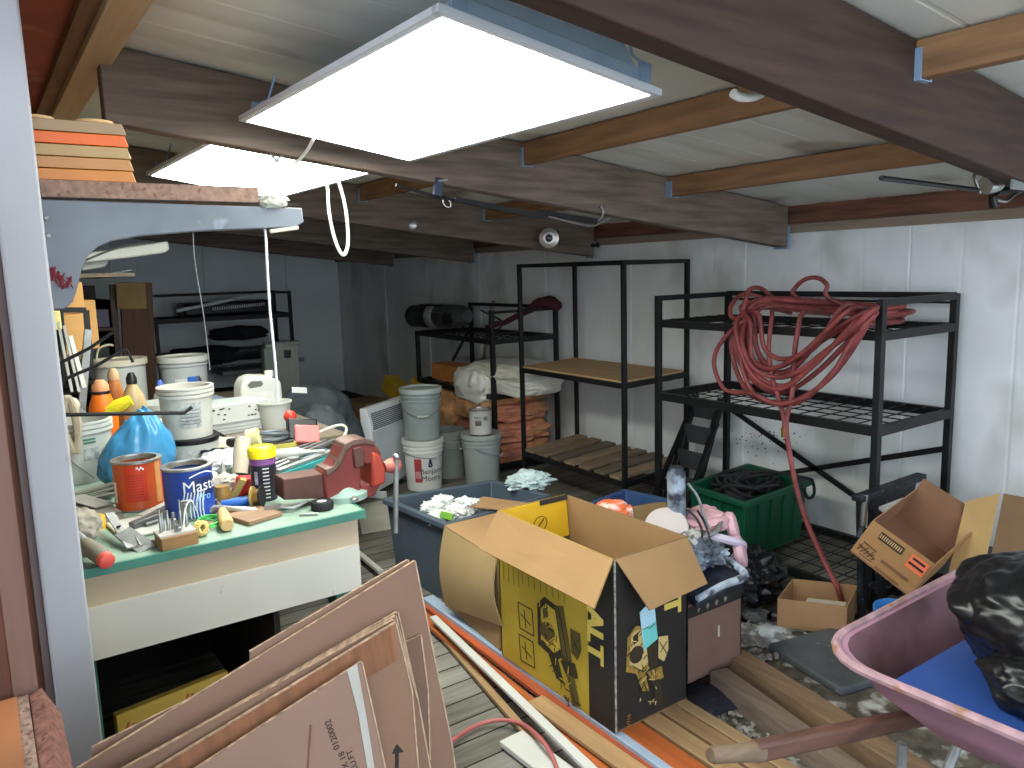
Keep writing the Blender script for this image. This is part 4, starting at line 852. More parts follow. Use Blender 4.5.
pf = [on_x(949, 572, 3.18), on_x(966, 502, 3.42), on_x(1000, 494, 3.46), on_x(984, 570, 3.22)]
MB().sheet(pf, .005).build('flap', mat('flap_pale', (184, 150, 98), .85, var=.05), t)
E0, E1 = pf[3] + V3((.01, -.01, -.02)), pf[2] + V3((.01, -.01, 0)); dd = V3((.10, -.42, -.02))
MB().sheet([E0, E1, E1 + dd, E0 + dd], .005).build('inner_wall', mat('carton_inner_dark', (120, 92, 66), .85, var=.1), t)
MB().sheet([E1, E1 + V3((.05, .0, -.12)), E1 + V3((.05, .0, -.12)) + dd, E1 + dd], .005).build('end_wall', tan, t)
for o_, w_ in ((V3((0, 0, 0)), .0), (dd, 0)): MB().sheet([E0 + o_, E1 + o_, E1 + o_ + V3((.26, .04, -.09)), E0 + o_ + V3((.26, .04, -.09))], .005).build('side_panel', tan, t)
b = MB(); b.box((3.52, 1.42, .14), (.5, .5, .28)); b.box((3.30, 1.52, .30), (.10, .16, .05)); 
b = MB(); b.box((3.52, 1.38, .145), (.52, .52, .29)); one('dark_crate', b, 'black_plastic', 'dark crate under the tilted carton and flapped carton', 'crate', bev=.012)
b = MB(); b.lathe([(0, 0), (.09, 0), (.10, .20), (.094, .20), (.085, .01), (0, .01)], (3.0, 1.58, .0), 24); one('blue_bucket', b, mat('sky_blue', (66, 136, 206), .45), 'bright blue bucket peeping out under the tilted carton', 'bucket')
b = MB(); b.bar((3.13, 1.79, .02), (3.6, 1.66, .02), .05, .03); one('red_bar', b, mat('dull_red', (120, 58, 50), .7), 'dull red bar on the floor behind the sawhorse legs', 'bar')

# ------------------------------------------------------------------ wheelbarrow
t = thing('wheelbarrow', 'faded pink wheelbarrow with worn wooden handles', 'wheelbarrow', (2.4, .8, 0))
pk = mat('barrow_pink', (172, 126, 144), .55, var=.12, scale=4, spots=(150, 96, 100), spot_amt=.26, spot_scale=12)
def rr(cx, cy, hx, hy, rad, z, zs=0., n=7):
    o = []
    for sx_, sy_, a0 in ((1, 1, 0), (-1, 1, 90), (-1, -1, 180), (1, -1, 270)):
        for k in range(n):
            a = math.radians(a0 + 90 * k / (n - 1)); x = cx + sx_ * (hx - rad) + rad * math.cos(a); y = cy + sy_ * (hy - rad) + rad * math.sin(a); o.append(V3((x, y, z + zs * (x - cx))))
    return o
cx, cy = 2.325, .79
rings = [rr(cx + .04, cy, .30, .18, .12, .335), rr(cx + .02, cy, .36, .225, .13, .36), rr(cx, cy, .50, .305, .15, .50, .0), rr(cx, cy, .565, .355, .16, .60, .0),
         rr(cx, cy, .585, .372, .165, .602), rr(cx, cy, .59, .378, .168, .590), rr(cx, cy, .585, .372, .165, .585)]
inn = [rr(cx, cy, .555, .345, .155, .598), rr(cx, cy, .49, .295, .14, .50), rr(cx + .02, cy, .35, .215, .12, .372), rr(cx + .04, cy, .29, .17, .11, .352)]
Mr = Matrix.Translation((cx, cy, 0)) @ Matrix.Rotation(math.radians(1), 4, 'Z') @ Matrix.Translation((-cx, -cy, 0))
def loft(rings, caps):
    b = MB(); n = len(rings[0]); b.v = [p for r in rings for p in r]; b.f = [(i * n + k, i * n + (k + 1) % n, (i + 1) * n + (k + 1) % n, (i + 1) * n + k) for i in range(len(rings) - 1) for k in range(n)]
    for c in caps: b.f.append(tuple(c * n + k for k in range(n)))
    return b.move(Mr)
allr = rings[:5] + inn
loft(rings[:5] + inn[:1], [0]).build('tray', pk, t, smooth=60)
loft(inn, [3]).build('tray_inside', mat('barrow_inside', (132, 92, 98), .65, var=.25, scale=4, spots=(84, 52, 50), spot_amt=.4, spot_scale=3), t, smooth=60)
b = MB(); b.tube(rr(cx, cy, .580, .367, .163, .598), .013, 8, closed=True); b.move(Mr); b.build('rolled_rim', mat('barrow_rim', (172, 136, 140), .6, var=.2, scale=20, spots=(150, 110, 84), spot_amt=.34, spot_scale=22), t)
hw = wood('handle_wood', (98, 68, 56), 0, .25, .6)
for yo in (0, -.46):
    a, c, e = V3((1.275, 1.09 + yo, .512)), V3((1.87, 1.015 + yo, .345)), V3((2.95, .90 + yo * .25, .20))
    b = MB(); b.bar(lerp(a, c, .22), e, .036, .046); o = b.build('handle', hw, t, bev=.008)
    b = MB(); b.tube([a, lerp(a, c, .02), lerp(a, c, .12), lerp(a, c, .26)], [.015, .020, .021, .024], 12); b.build('grip', wood('grip_wood', (116, 96, 76), 0, .25), o)
    lg = MB(); lg.tube([lerp(c, e, .08) + V3((0, 0, -.02)), lerp(c, e, .10) + V3((-.02, 0, -.28)), lerp(c, e, .16) + V3((.02, 0, -.335)), lerp(c, e, .32) + V3((0, 0, -.08))], .014, 8); lg.build('leg', M['grey_metal'], t)
b = MB(); b.lathe([(0, -.03), (.05, -.03), (.06, -.02), (.15, -.03), (.19, -.035), (.205, 0), (.19, .035), (.15, .03), (.06, .02), (.05, .03), (0, .03)], (3.02, .78, .205), 32, (0, 1, 0)); wl = b.build('wheel', M['rubber'], t)
MB().cyl((3.02, .62, .205), (3.02, .95, .205), .01).build('axle', M['grey_metal'], wl)
MB().box((2.35, .82, .328), (.12, .5, .02)).build('cross_brace', M['grey_metal'], t)
# bin and sack in the barrow
t = thing('recycling_bin', 'blue plastic bin lid lying in the pink wheelbarrow', 'bin', (2.2, .8, .45))
K = [V3(p) for p in ((1.815, .98, .556), (1.825, .56, .556), (2.62, .56, .556), (2.62, .97, .556))]
b = MB(); b.sheet(K, .03, (0, 0, 1)); b.build('lid', M['blue_plastic'], t, bev=.014, bseg=3)
b = MB(); b.sheet([p + V3((.012 if p.x < 2 else -.012, -.012 if p.y > .8 else .012, -.031)) for p in K], .022, (0, 0, 1)); b.build('lip', M['blue_plastic'], t, bev=.006)
b = MB(); b.sheet([lerp(p, V3((2.28, .8, .555)), .36) - V3((0, 0, .058)) for p in K], .11, (0, 0, 1)); b.build('body', mat('blue_dark', (30, 64, 140), .5), t, bev=.01)
b = MB(); b.lump((2.22, .735, .685), (.25, .27, .17), 90, .10, 1.3, .10, 2.6, 6, .56); b.lump((1.98, .66, .615), (.12, .16, .075), 91, .10, 1.5, .12, 3., 5, .56)
one('trash_bag', b, M['black_bag'], 'full black trash bag slumped on the blue lid in the wheelbarrow', 'bag', smooth=70)

# ------------------------------------------------------------------ cardboard sheets leaning at the bench
def lean(px, py, d): return on_plane(px, py, (0, 1.585 - d, .95), (0, -1, .26))
def sheet_board(lb, pts, d, th, m, edge=None, name='cardboard_sheet'):
    q = [lean(*p, d) for p in pts]; n = V3((0, -1, .26)).normalized(); t = thing(name, lb, 'cardboard', (sum(q, V3()) / len(q)).xy.to_3d(), 'cardboard sheets leaning at the bench')
    q2 = []
    for i, p in enumerate(q): q2.append(p if p.z > .02 else p.lerp(q[i - 1], (.02 - p.z) / (q[i - 1].z - p.z)))
    MB().sheet(q2, th, n).build('panel', m, t)
    b = MB(); b.bar(q2[0] - n * th / 2 , q2[1] - n * th / 2, th * .9, .004, V3((0, 0, 1))); b.build('corrugated_edge', M['cardboard_edge'], t)
    if len(pts) > 4:
        for a_, c_ in zip(q2[1:], q2[2:-1]): e_ = MB(); e_.bar(a_ + n * .0006, c_ + n * .0006, .0035, .0016, n); e_.build('worn_or_lit_edge', mat('cardboard_highlight', (168, 142, 116), .9, var=.2, scale=50), t)  # edge highlight of the sheet, painted as thin pale strips
    return q2, n, t
cg, cb = M['cardboard_grey'], M['cardboard_brown']
sheet_board('tall cardboard sheet at the back of the leaning stack, highest at its corner', [(60, 780), (415, 561), (452, 745), (500, 1100), (60, 1100)], 0, .007, cg)
sheet_board('cardboard sheet with a notched top edge right behind the tallest one', [(250, 652), (408, 560), (420, 600), (380, 760), (250, 760)], -.012, .006, cg)
sheet_board('short cardboard sheet poking out lower behind the tall leaning one', [(92, 748), (213, 688), (222, 712), (220, 800), (92, 850)], -.024, .006, mat('cardboard_mauve', (132, 104, 88), .85, var=.06))
sheet_board('thin cardboard strip behind the notched sheet, under the bench front', [(207, 690), (276, 646), (290, 680), (260, 800), (207, 800)], -.034, .006, cg)
for k, lb in enumerate(('inmost of three corrugated sheets stacked edge to edge', 'middle of three corrugated sheets stacked edge to edge', 'outermost of three corrugated sheets stacked edge to edge')):
    sheet_board(lb, [(120 - k * 6, 774 + k * 2), (398 - k * 2, 612 + k * 4), (418, 700), (436, 800), (470, 1100), (110, 1100)], .014 + .014 * k, .009, mat('cardboard_tone%d' % k, [(112, 84, 66), (122, 94, 74), (116, 88, 70)][k], .85, var=.06))
q, n, t = sheet_board('brown faced corrugated sheet with an arrow printed low on it', [(96, 806), (396, 623), (412, 690), (420, 790), (450, 1100), (100, 1100)], .060, .009, mat('cardboard_tan2', (122, 92, 72), .85, var=.06))
w = [lean(x, y, .0606) for x, y in ((96, 806), (394, 625), (398, 660), (190, 780))]
MB().sheet(w, .0008, n).build('brown_band', cb, t)
b = MB(); a0, a1 = lean(397, 770, .0615), lean(397, 752, .0615); b.bar(a0, a1, .008, .001, n); b.build('print_arrow_shaft', M['ink'], t)
MB().sheet([lean(x, y, .0615) for x, y in ((392, 754), (397, 744), (404, 752))], .001, n).build('print_arrow', M['ink'], t)
sheet_board('narrow torn cardboard tab standing beside the brown faced sheet', [(404, 643), (421, 635), (428, 690), (430, 760), (404, 760)], .008, .004, mat('cardboard_tab', (104, 78, 64), .85, var=.08))
q, n, t = sheet_board('outermost cardboard sheet with printed numbers and a white torn corner', [(170, 786), (362, 662), (375, 720), (392, 800), (440, 1100), (150, 1100)], .085, .007, mat('cardboard_pinkish', (132, 104, 88), .85, var=.05))
MB().sheet([lean(x, y, .0865) for x, y in ((347, 670), (357, 664), (367, 720), (378, 790), (371, 790), (358, 712))], .001, n).build('torn_paper', mat('torn_white', (168, 164, 154), .85, var=.08), t)
uu = (lean(331, 720, .087) - lean(340, 747, .087)).normalized(); vv = n.cross(uu).normalized()
for s, px, py, sz in (('0120002', 340, 748, .0185), ('X 18', 349, 767, .0185), ('CU.FT.', 359, 771, .0185)): text(s, sz, lean(px, py, .087), uu, vv if vv.x < 0 else -vv, M['ink'], t)
b = MB(); b.bar(lean(311, 725, .087), lean(308, 770, .087), .003, .001, n); b.build('crease', cb, t)
# ------------------------------------------------------------------ workbench with vise
BZ = .87
mint = mat('bench_mint', (134, 158, 140), .6, var=.15, scale=5, spots=(120, 130, 112), spot_amt=.3, spot_scale=8)
bgreen = mat('bench_green', (66, 124, 106), .5, var=.12, scale=10); bcream = mat('bench_cream', (182, 164, 136), .6, var=.08, scale=3); bwhite = mat('bench_white', (200, 196, 182), .6, var=.05, scale=3, spots=(150, 140, 120), spot_amt=.18, spot_scale=16)
t = thing('workbench', 'painted workbench with a mint top and green edge, carrying the red vise', 'workbench', (.52, 2.8, 0))
MB().span((.055, 2.262, .842), (.965, 3.42, BZ)).build('worktop', mint, t)
b = MB(); b.span((.055, 2.25, .846), (.968, 2.262, BZ + .001)); b.build('green_edge', bgreen, t)
b = MB(); b.span((.9652, 2.262, .838), (.972, 3.42, BZ + .001)); b.build('green_edge', bgreen, t)
MB().span((.07, 2.275, .755), (.95, 2.295, .846)).build('upper_apron', bcream, t)
MB().span((.06, 2.262, .61), (.945, 2.284, .757)).build('lower_apron', bwhite, t)
for x in (.135, .905):
    for y in (2.32, 3.36): MB().span((x - .04, y - .035, 0), (x + .04, y + .035, .842 if y > 3 else .755)).build('leg', mat('leg_green', (44, 104, 84), .55, var=.15), t, bev=.003)
dk = mat('bench_shade_dark', (46, 42, 38), .9, var=.2)  # shade under the bench put into these panels' dark colour, back panel added
MB().span((.06, 3.38, .0), (.94, 3.41, .84)).build('shade_back_panel', dk, t)
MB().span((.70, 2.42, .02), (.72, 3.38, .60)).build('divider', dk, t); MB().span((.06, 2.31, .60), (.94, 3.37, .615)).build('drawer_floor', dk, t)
t = thing('yellow_carton', 'yellow carton in the dark under the workbench', 'box', (.42, 2.6, 0))
yc = mat('carton_under', (226, 188, 84), .75, var=.06); A_, B_ = on_z(116, 716, .30), on_z(228, 671, .30); dp = V3((B_.y - A_.y, A_.x - B_.x, 0)).normalized() * -.03; fp = [((A_ + dp).x, (A_ + dp).y), (A_.x, A_.y), (B_.x, B_.y), ((B_ + dp).x, (B_ + dp).y)]
b = MB(); b.sheet([(*p, .30) for p in fp], .30, (0, 0, 1)); b.build('body', yc, t, bev=.003)
b = MB(); yb = 2.466
for k, (f_, z) in enumerate(((.08, .25), (.12, .24), (.60, .265), (.64, .26))): b.box(lerp(A_, B_, f_) - dp * .01 + V3((0, 0, z - .30)), (.008, .003, .03), (0, .4, .3))
b.build('print_mark', mat('orange_ink', (206, 112, 60), .7), t)

vr = mat('vise_red', (112, 42, 36), .55, var=.16, scale=9); vb = mat('vise_brown', (92, 60, 52), .55, .3, .2, 8); vo = mat('vise_orange', (150, 52, 34), .45, var=.08)
t = thing('bench_vise', 'big red bench vise bolted to the bench corner', 'vise', (.95, 2.45, BZ))
def vy(px, py, y=2.39): return on_y(px, py, y)
def prof_y(pts, y0, y1, name, m, parent=t, bev=.004):
    b = MB(); b.sheet([V3((vy(*p).x, y0, vy(*p).z)) for p in pts], y1 - y0, (0, -1, 0)); return b.build(name, m, parent, bev=bev)
prof_y([(284, 480), (326, 474), (327, 499), (285, 501)], 2.40, 2.49, 'slide_bar', vb)
prof_y([(323, 473), (330, 468), (338, 459), (343, 446), (352, 441), (364, 440), (374, 443), (381, 452), (384, 466), (362, 464), (361, 500), (326, 503)], 2.39, 2.475, 'body', vr, bev=.008)
prof_y([(325, 470), (333, 466), (339, 457), (344, 444), (353, 439), (365, 438), (375, 442), (374, 446), (365, 444), (352, 446), (346, 452), (341, 464), (334, 472), (326, 477)], 2.385, 2.48, 'anvil_top', mat('vise_bare', (104, 80, 70), .5, .4, .2, 14))
prof_y([(352, 448), (360, 446), (364, 452), (363, 466), (354, 468)], 2.380, 2.389, 'cast_recess', vb)
prof_y([(371, 451), (380, 455), (385, 470), (385, 483), (371, 488)], 2.38, 2.485, 'jaw_wing', vo, bev=.01)
prof_y([(362, 486), (384, 482), (376, 496), (362, 502)], 2.40, 2.48, 'lower_web', vr)
c = vy(343, 506, 2.44); MB().lathe([(0, 0), (.085, 0), (.085, .02), (.06, .03), (.05, .045), (0, .045)], (c.x, 2.44, BZ), 28).build('swivel_base', mat('vise_base', (134, 156, 146), .5, var=.15), t)
s0, s1 = vy(384, 467, 2.44), vy(398, 465, 2.44); MB().lathe([(0, 0), (.018, 0), (.026, .02), (.028, .05), (.02, .06), (0, .06)], s0, 20, (1, 0, .02)).build('screw_head', mat('vise_knob', (170, 96, 82), .5, .3, .15), t)
hx = s0 + V3((.04, -.02, 0)); hd = MB().cyl(hx + V3((0, 0, .035)), hx + V3((-.018, 0, -.24)), .009).build('handle_bar', M['grey_metal'], t)
MB().lump(hx + V3((0, 0, .035)), (.014, .014, .012), 0, 0, sub=2).build('handle_ball', M['steel'], hd)
c = vy(352, 499, 2.37); MB().lathe([(0, 0), (.012, 0), (.014, .008), (.008, .012), (0, .012)], c + V3((0, -.02, -.0)), 12, (0, 0, 1)).build('bolt', M['steel'], t)

def cyl_thing(name, lb, cat, x, y, z, prof, m, n=28, group=None): return one(name, MB().lathe(prof, (x, y, z), n), m, lb, cat, group)
# two gallon cans
t = paint_can('open orange paint can on the workbench', .395, 2.79, BZ, .075, .165, mat('can_orange', (196, 84, 40), .4, var=.06)); c = (.395, 2.79, BZ); f0 = math.atan2(-2.79, -.395)
patch_round(c, .0758, f0 - .55, f0 + .35, .035, .155, 'label_patch', mat('can_red', (198, 58, 32), .45, var=.05), t)
for k in range(9): pass
b = MB()
for k in range(9):
    z = .05 + k * .009; b.grid(lambda u, v: V3(c) + V3((.0762 * math.cos(f0 - .45 + .65 * u), .0762 * math.sin(f0 - .45 + .65 * u), z + .002 * v)), 10, 1)
b.build('text_lines', mat('can_text', (150, 40, 28), .6), t); b = MB(); b.grid(lambda u, v: V3(c) + V3((.0766 * math.cos(f0 - .05 + .3 * u), .0766 * math.sin(f0 - .05 + .3 * u), .142 + .007 * v + .004 * math.sin(u * 12))), 12, 1); b.build('print_mark', M['white_ink'], t)
patch_round(c, .0757, f0 + .75, f0 + 1.1, .02, .17, 'label_patch', mat('can_yellow_dirty', (216, 150, 92), .5, var=.2), t); patch_round(c, .0757, f0 - 1.3, f0 - 1.05, .03, .10, 'label_patch', M['white_ink'], t)
t = paint_can('open blue paint can with white lettering on the workbench', .508, 2.575, BZ, .075, .165, mat('can_blue', (40, 68, 152), .4, var=.08)); c = (.508, 2.575, BZ); f0 = math.atan2(-2.575, -.508)
patch_round(c, .0758, f0 + .12, f0 + 1.25, .075, .135, 'label_oval', mat('can_navy', (28, 42, 92), .45), t)
b = MB(); b.grid(lambda u, v: V3(c) + V3((.0760 * math.cos(f0 + .05 + 1.2 * u), .0760 * math.sin(f0 + .05 + 1.2 * u), .137 + .012 * math.sin(u * math.pi) + .004 * v)), 16, 1); b.build('label_border', M['white_ink'], t)
text_round('Master', .052, c, .0764, f0 + .70, .092, M['white_ink'], t); text_round('Pro', .034, c, .0764, f0 + .62, .062, mat('pale_blue_ink', (130, 190, 226), .6), t)
b = MB()
for k in range(7):
    a = f0 - .25 + k * .13; b.tube([V3(c) + V3((.076 * math.cos(a + .28 * q * q - .2 * q), .076 * math.sin(a + .28 * q * q - .2 * q), .008 + .085 * q)) for q in (0, .35, .7, 1)], .0022, 5)
b.build('print_line', mat('web_ink', (206, 214, 222), .6), t); patch_round(c, .0759, f0 - .35, f0 + .05, .015, .06, 'label_patch', mat('web_green', (142, 176, 176), .6, var=.2), t)
t = thing('foam_can', 'spray can with bright yellow cap and purple band on the workbench', 'spray can', (.755, 2.60, BZ)); c = V3((.755, 2.60, BZ)); f0 = math.atan2(-2.6, -.755); r = .042
MB().lathe([(0, 0), (r, 0), (r, .128), (0, .128)], c, 28).build('body', mat('can_navy_dark', (40, 38, 52), .4, var=.1), t)
MB().lathe([(0, .125), (r + .001, .125), (r + .001, .148), (0, .148)], c, 28).build('purple_band', mat('purple', (134, 82, 142), .4), t)
MB().lathe([(r - .004, .146), (r + .004, .148), (r + .005, .175), (r - .002, .184), (r - .01, .186), (0, .187)], c, 28).build('cap', mat('cap_yellow', (244, 222, 30), .35, var=.03), t)
b = MB()
for k in range(9): b.grid(lambda u, v: c + V3(((r + .0006) * math.cos(f0 - .05 + .5 * u), (r + .0006) * math.sin(f0 - .05 + .5 * u), .012 + .0125 * k + .004 * v)), 6, 1)
b.build('text_lines', M['white_ink'], t); patch_round(c, r + .0006, f0 - .75, f0 - .45, .06, .105, 'label_patch', mat('label_dim', (180, 176, 186), .6, var=.3, scale=50), t)
# small things along the front edge
t = thing('tape_roll', 'black electrical tape roll with a pale core by the vise', 'tape', (.865, 2.355, BZ)); MB().lathe([(.016, .0), (.034, .0), (.036, .004), (.036, .024), (.033, .028), (.016, .028)], (.865, 2.355, BZ), 28).build('roll', M['rubber'], t); MB().lathe([(0, 0), (.0165, 0), (.0165, .027), (.004, .025), (0, .022)], (.865, 2.355, BZ), 20).build('core', mat('core_grey', (200, 202, 200), .5), t)
t = thing('wire_spool', 'spool of brassy wire with dark flanges in front of the spray can', 'spool', (.70, 2.49, BZ)); ax = V3((.8, -.55, .05)).normalized(); c = V3((.69, 2.52, BZ + .036))
MB().lathe([(.0, 0), (.036, 0), (.036, .005), (0, .005)], c, 24, ax).build('flange', mat('spool_brass', (178, 152, 92), .5, .3, .1), t); MB().lathe([(.0, .004), (.025, .004), (.027, .016), (.025, .028), (0, .028)], c, 24, ax).build('winding', mat('wire_brass', (150, 120, 64), .4, .7, .1), t); MB().lathe([(.0, .028), (.036, .028), (.036, .034), (0, .034)], c, 24, ax).build('flange', M['rubber'], t)
t = thing('socket_block', 'small wooden block holding upright sockets and bits at the bench edge', 'tool block', (.41, 2.30, BZ)); MB().box((.41, 2.305, BZ + .018), (.10, .075, .036), (0, 0, .08)).build('block', wood('block_oak', (150, 112, 70), 0, .25), t, bev=.002)
MB().box((.408, 2.312, BZ + .039), (.098, .068, .006), (0, 0, .08)).build('tray', mat('tray_grey', (186, 186, 176), .6, var=.1), t)
for k, (dx, dy, hh, rr_) in enumerate(((-.038, .005, .075, .004), (-.030, .02, .055, .005), (-.016, .015, .06, .005), (0, .02, .05, .008), (.004, -.012, .022, .010), (.018, .014, .085, .004), (.034, .016, .07, .0045))): MB().lathe([(0, 0), (rr_, 0), (rr_, hh * .6), (rr_ * .6, hh * .65), (rr_ * .6, hh), (0, hh)], (.41 + dx, 2.305 + dy, BZ + .04), 12).build('socket', M['steel'], t)
b = MB()
for k in range(12): b.ring((.484, 2.335, BZ + .024), .021, .0035, (math.sin(k * 1.3), math.cos(k * 2.1), .6 + .5 * math.sin(k)), 18, 5)
one('string_ball', b, mat('string_yellow', (220, 190, 120), .8, var=.2), 'ball of yellow string beside the socket block', 'string')
b = MB(); rng = random.Random(4)
b.tube([V3((.525 + .035 * math.cos(i * .9) + rng.uniform(-.01, .01), 2.42 + .05 * math.sin(i * .9), BZ + .006 + .0006 * i)) for i in range(26)], .0028, 6, sub=4); one('garden_wire', b, mat('wire_green', (92, 196, 110), .5), 'loops of bright green wire on the bench by the string', 'wire')
t = thing('wood_handle_tool', 'tool with a turned pale wooden handle lying towards the bench edge', 'tool', (.57, 2.4, BZ)); MB().tube([(.555, 2.315, BZ + .022), (.558, 2.34, BZ + .024), (.572, 2.42, BZ + .020), (.585, 2.49, BZ + .018)], [.019, .021, .019, .013], 14).build('handle', wood('handle_birch', (206, 170, 116), 1, .12), t, bev=.002); MB().tube([(.585, 2.49, BZ + .018), (.60, 2.60, BZ + .015)], .006, 8).build('shank', M['steel'], t)
t = thing('pliers', 'pair of silver pliers lying beside the blue handled tool', 'pliers', (.62, 2.50, BZ))
for s in (0, 1): MB().tube([(.52 + .01 * s, 2.53 + .03 * s, BZ + .012), (.57, 2.52 + .01 * s, BZ + .02), (.62, 2.475 + .012 * s, BZ + .018), (.68, 2.44 + .02 * s, BZ + .012)], [.008, .012, .009, .006], 8, sub=3).build('jaw_arm', M['steel'], t)
b = MB(); b.tube([(.60, 2.56, BZ + .02), (.655, 2.545, BZ + .02), (.69, 2.54, BZ + .018)], [.012, .018, .014], 10); one('blue_tool', b, mat('tool_blue', (30, 92, 178), .4), 'short bright blue handled tool behind the pliers', 'tool')
b = MB(); b.box((.66, 2.41, BZ + .008), (.12, .13, .014), (0, 0, .3)); one('wood_scrap', b, wood('scrap_brown', (142, 112, 86), 0, .2), 'flat brown wood scrap under the spool on the bench', 'wood', bev=.002)
b = MB(); b.tube([(.735, 2.41, BZ + .02), (.78, 2.385, BZ + .014), (.835, 2.40, BZ + .022)], [.004, .006, .003], 8); b.box((.725, 2.42, BZ + .02), (.05, .02, .014), (0, 0, -.4)); one('scribing_tool', b, M['steel'], 'thin steel scriber between the spool and the tape roll', 'tool')
t = thing('red_handle_tool', 'grey gripped tool with a red butt overhanging the bench front', 'tool', (.21, 2.25, BZ)); a, e = V3((.223, 2.222, BZ + .018)), V3((.185, 2.345, BZ + .045)); MB().tube([lerp(a, e, .12), lerp(a, e, .5), e], [.021, .024, .017], 14).build('grip', mat('grip_grey', (124, 118, 104), .7, var=.15), t); MB().tube([a, lerp(a, e, .03), lerp(a, e, .16)], [.016, .021, .022], 14).build('butt', mat('butt_red', (210, 84, 74), .5, var=.1), t); MB().tube([e, e + V3((-.012, .05, .015)), e + V3((-.03, .09, .0))], [.014, .01, .006], 10).build('shank', M['grey_metal'], t)
t = thing('hinge_strip', 'galvanised metal strip with holes leaning among the bench clutter', 'metal strip', (.27, 2.45, BZ))
MB().box((.285, 2.44, BZ + .035), (.026, .23, .004), (.22, .1, .12)).build('strip', M['grey_metal'], t); b = MB(); b.lathe([(.0, 0), (.006, 0), (.006, .003), (0, .003)], (.283, 2.45, BZ + .042), 10); b.build('hole', M['ink'], t)
b = MB(); b.box((.31, 2.36, BZ + .02), (.05, .12, .004), (.3, -.2, .35)); b.box((.335, 2.36, BZ + .01), (.05, .06, .004), (.3, .5, .2)); one('metal_bracket', b, M['grey_metal'], 'bent pale metal bracket lying by the white tray', 'bracket')
b = MB()
for k in range(5): b.tube([(.30 + .012 * k, 2.33 + .006 * k, BZ + .008), (.325 + .012 * k, 2.325 + .004 * k, BZ + .01)], .0045, 7)
one('screw_cluster', b, M['steel'], 'little cluster of grey screws beside the metal bracket', 'screws')
t = thing('white_tray', 'flat white tray with a grey hand tool on it', 'tray', (.36, 2.56, BZ)); MB().box((.362, 2.54, BZ + .006), (.17, .20, .010), (0, 0, .1)).build('base', M['white_plastic'], t, bev=.004)
b = MB(); b.box((.375, 2.53, BZ + .024), (.11, .03, .022), (0, -.1, .35)); b.cyl((.36, 2.50, BZ + .018), (.40, 2.51, BZ + .02), .006); one('utility_knife', b, mat('knife_grey', (104, 106, 104), .45, .5), 'grey utility knife lying on the white tray', 'knife', bev=.003)
t = thing('tape_ring', 'yellow tape ring half hidden by the white post', 'tape', (.20, 2.62, BZ)); MB().lathe([(.038, 0), (.055, 0), (.055, .035), (.038, .035)], (.215, 2.63, BZ), 24).build('roll', mat('tape_yellow', (224, 182, 60), .5), t); MB().lathe([(.030, .001), (.038, .001), (.038, .034), (.030, .034)], (.215, 2.63, BZ), 24).build('core', mat('tape_core', (150, 104, 40), .7), t)
rng = random.Random(31)
nm = ['uppermost grey metal shim in the fan by the white post', 'grey metal shim fanned under the uppermost one', 'grey shim lying lowest in the fan of shims', 'long thin grey shim behind the fan, by the blue bag', 'second long thin grey shim behind the fan', 'third long grey strip touching the orange can']
for k in range(6):
    b = MB(); 
    if k < 3: b.box((.245 + .018 * k, 2.80 - .04 * k, BZ + .045 - .016 * k), (.085, .13, .004), (.18, .12, .7 - .25 * k))
    else: b.box((.23 + .03 * (k - 3), 2.97 + .02 * (k - 3), BZ + .012 + .012 * (k - 3)), (.22, .03, .004), (0, -.06, -.12 + .14 * (k - 3)))
    tag(b.build('metal_shim', mat('shim_grey', (140, 136, 128), .55, .5, .15)), nm[k], 'metal strip', 'grey shims on the bench')
b = MB(); b.box((.455, 2.68, BZ + .02), (.20, .028, .012), (0, -.12, .5)); one('ruler_strip', b, mat('strip_pale', (208, 204, 196), .6), 'pale strip of wood between the orange and blue cans', 'strip')
b = MB(); b.lump((.195, 2.48, BZ + .055), (.05, .065, .05), 101, .15, 2, .1, 4, 4, BZ + .003); one('caulk_gun_head', b, mat('crust_grey', (150, 142, 128), .7, var=.25, scale=20), 'crusty grey trigger head of a caulking tool beside the white post', 'tool')
b = MB(); b.tube([(.19, 2.42, BZ + .03), (.20, 2.36, BZ + .012), (.235, 2.345, BZ + .012)], [.008, .010, .008], 8, sub=3); one('trigger_lever', b, M['steel'], 'bent silver lever in front of the crusty grey trigger head', 'tool')

# blue bag, tubs and buckets at the back of the bench
b = MB(); b.lump((.43, 3.11, BZ + .13), (.165, .11, .15), 111, .07, 1.5, .05, 4.5, 5, BZ + .003)
for i, v in enumerate(b.v):
    q = max(0, min(1, (v.z - BZ) / .28)); f = 1.0 - .62 * q ** 1.3; b.v[i] = V3((.43 + .05 * q + (v.x - .43) * f, 3.11 + (v.y - 3.11) * f, v.z + .008 * math.sin(v.x * 90 + v.y * 60) * q))
one('blue_bag', b, mat('bag_sky', (62, 134, 178), .28, var=.12, scale=4), 'bright blue plastic bag behind the orange can', 'bag', smooth=70)
wp = mat('tub_white', (186, 188, 182), .4, var=.05)
t, R = pail('large white pail half behind the blue bag, with small green print', .27, 3.36, BZ, h=.225, r=.13, m=wp, face=-1.2, ribs=2, open_top=True, handle=False, tap=.9)
c = (.27, 3.36, BZ); f0 = math.atan2(-3.36, -.27)
b = MB()
for k in range(2): b.grid(lambda u, v: V3(c) + V3(((R(.17) + .002) * math.cos(f0 + .2 + .35 * u), (R(.17) + .002) * math.sin(f0 + .2 + .35 * u), .165 - .012 * k + .007 * v)), 6, 1)
b.build('print_mark', M['green_ink'], t); patch_round(c, lambda h: R(h) + .002, f0 + .2, f0 + .65, .09, .135, 'label_patch', mat('print_pale', (170, 176, 178), .7, var=.3, scale=60), t)
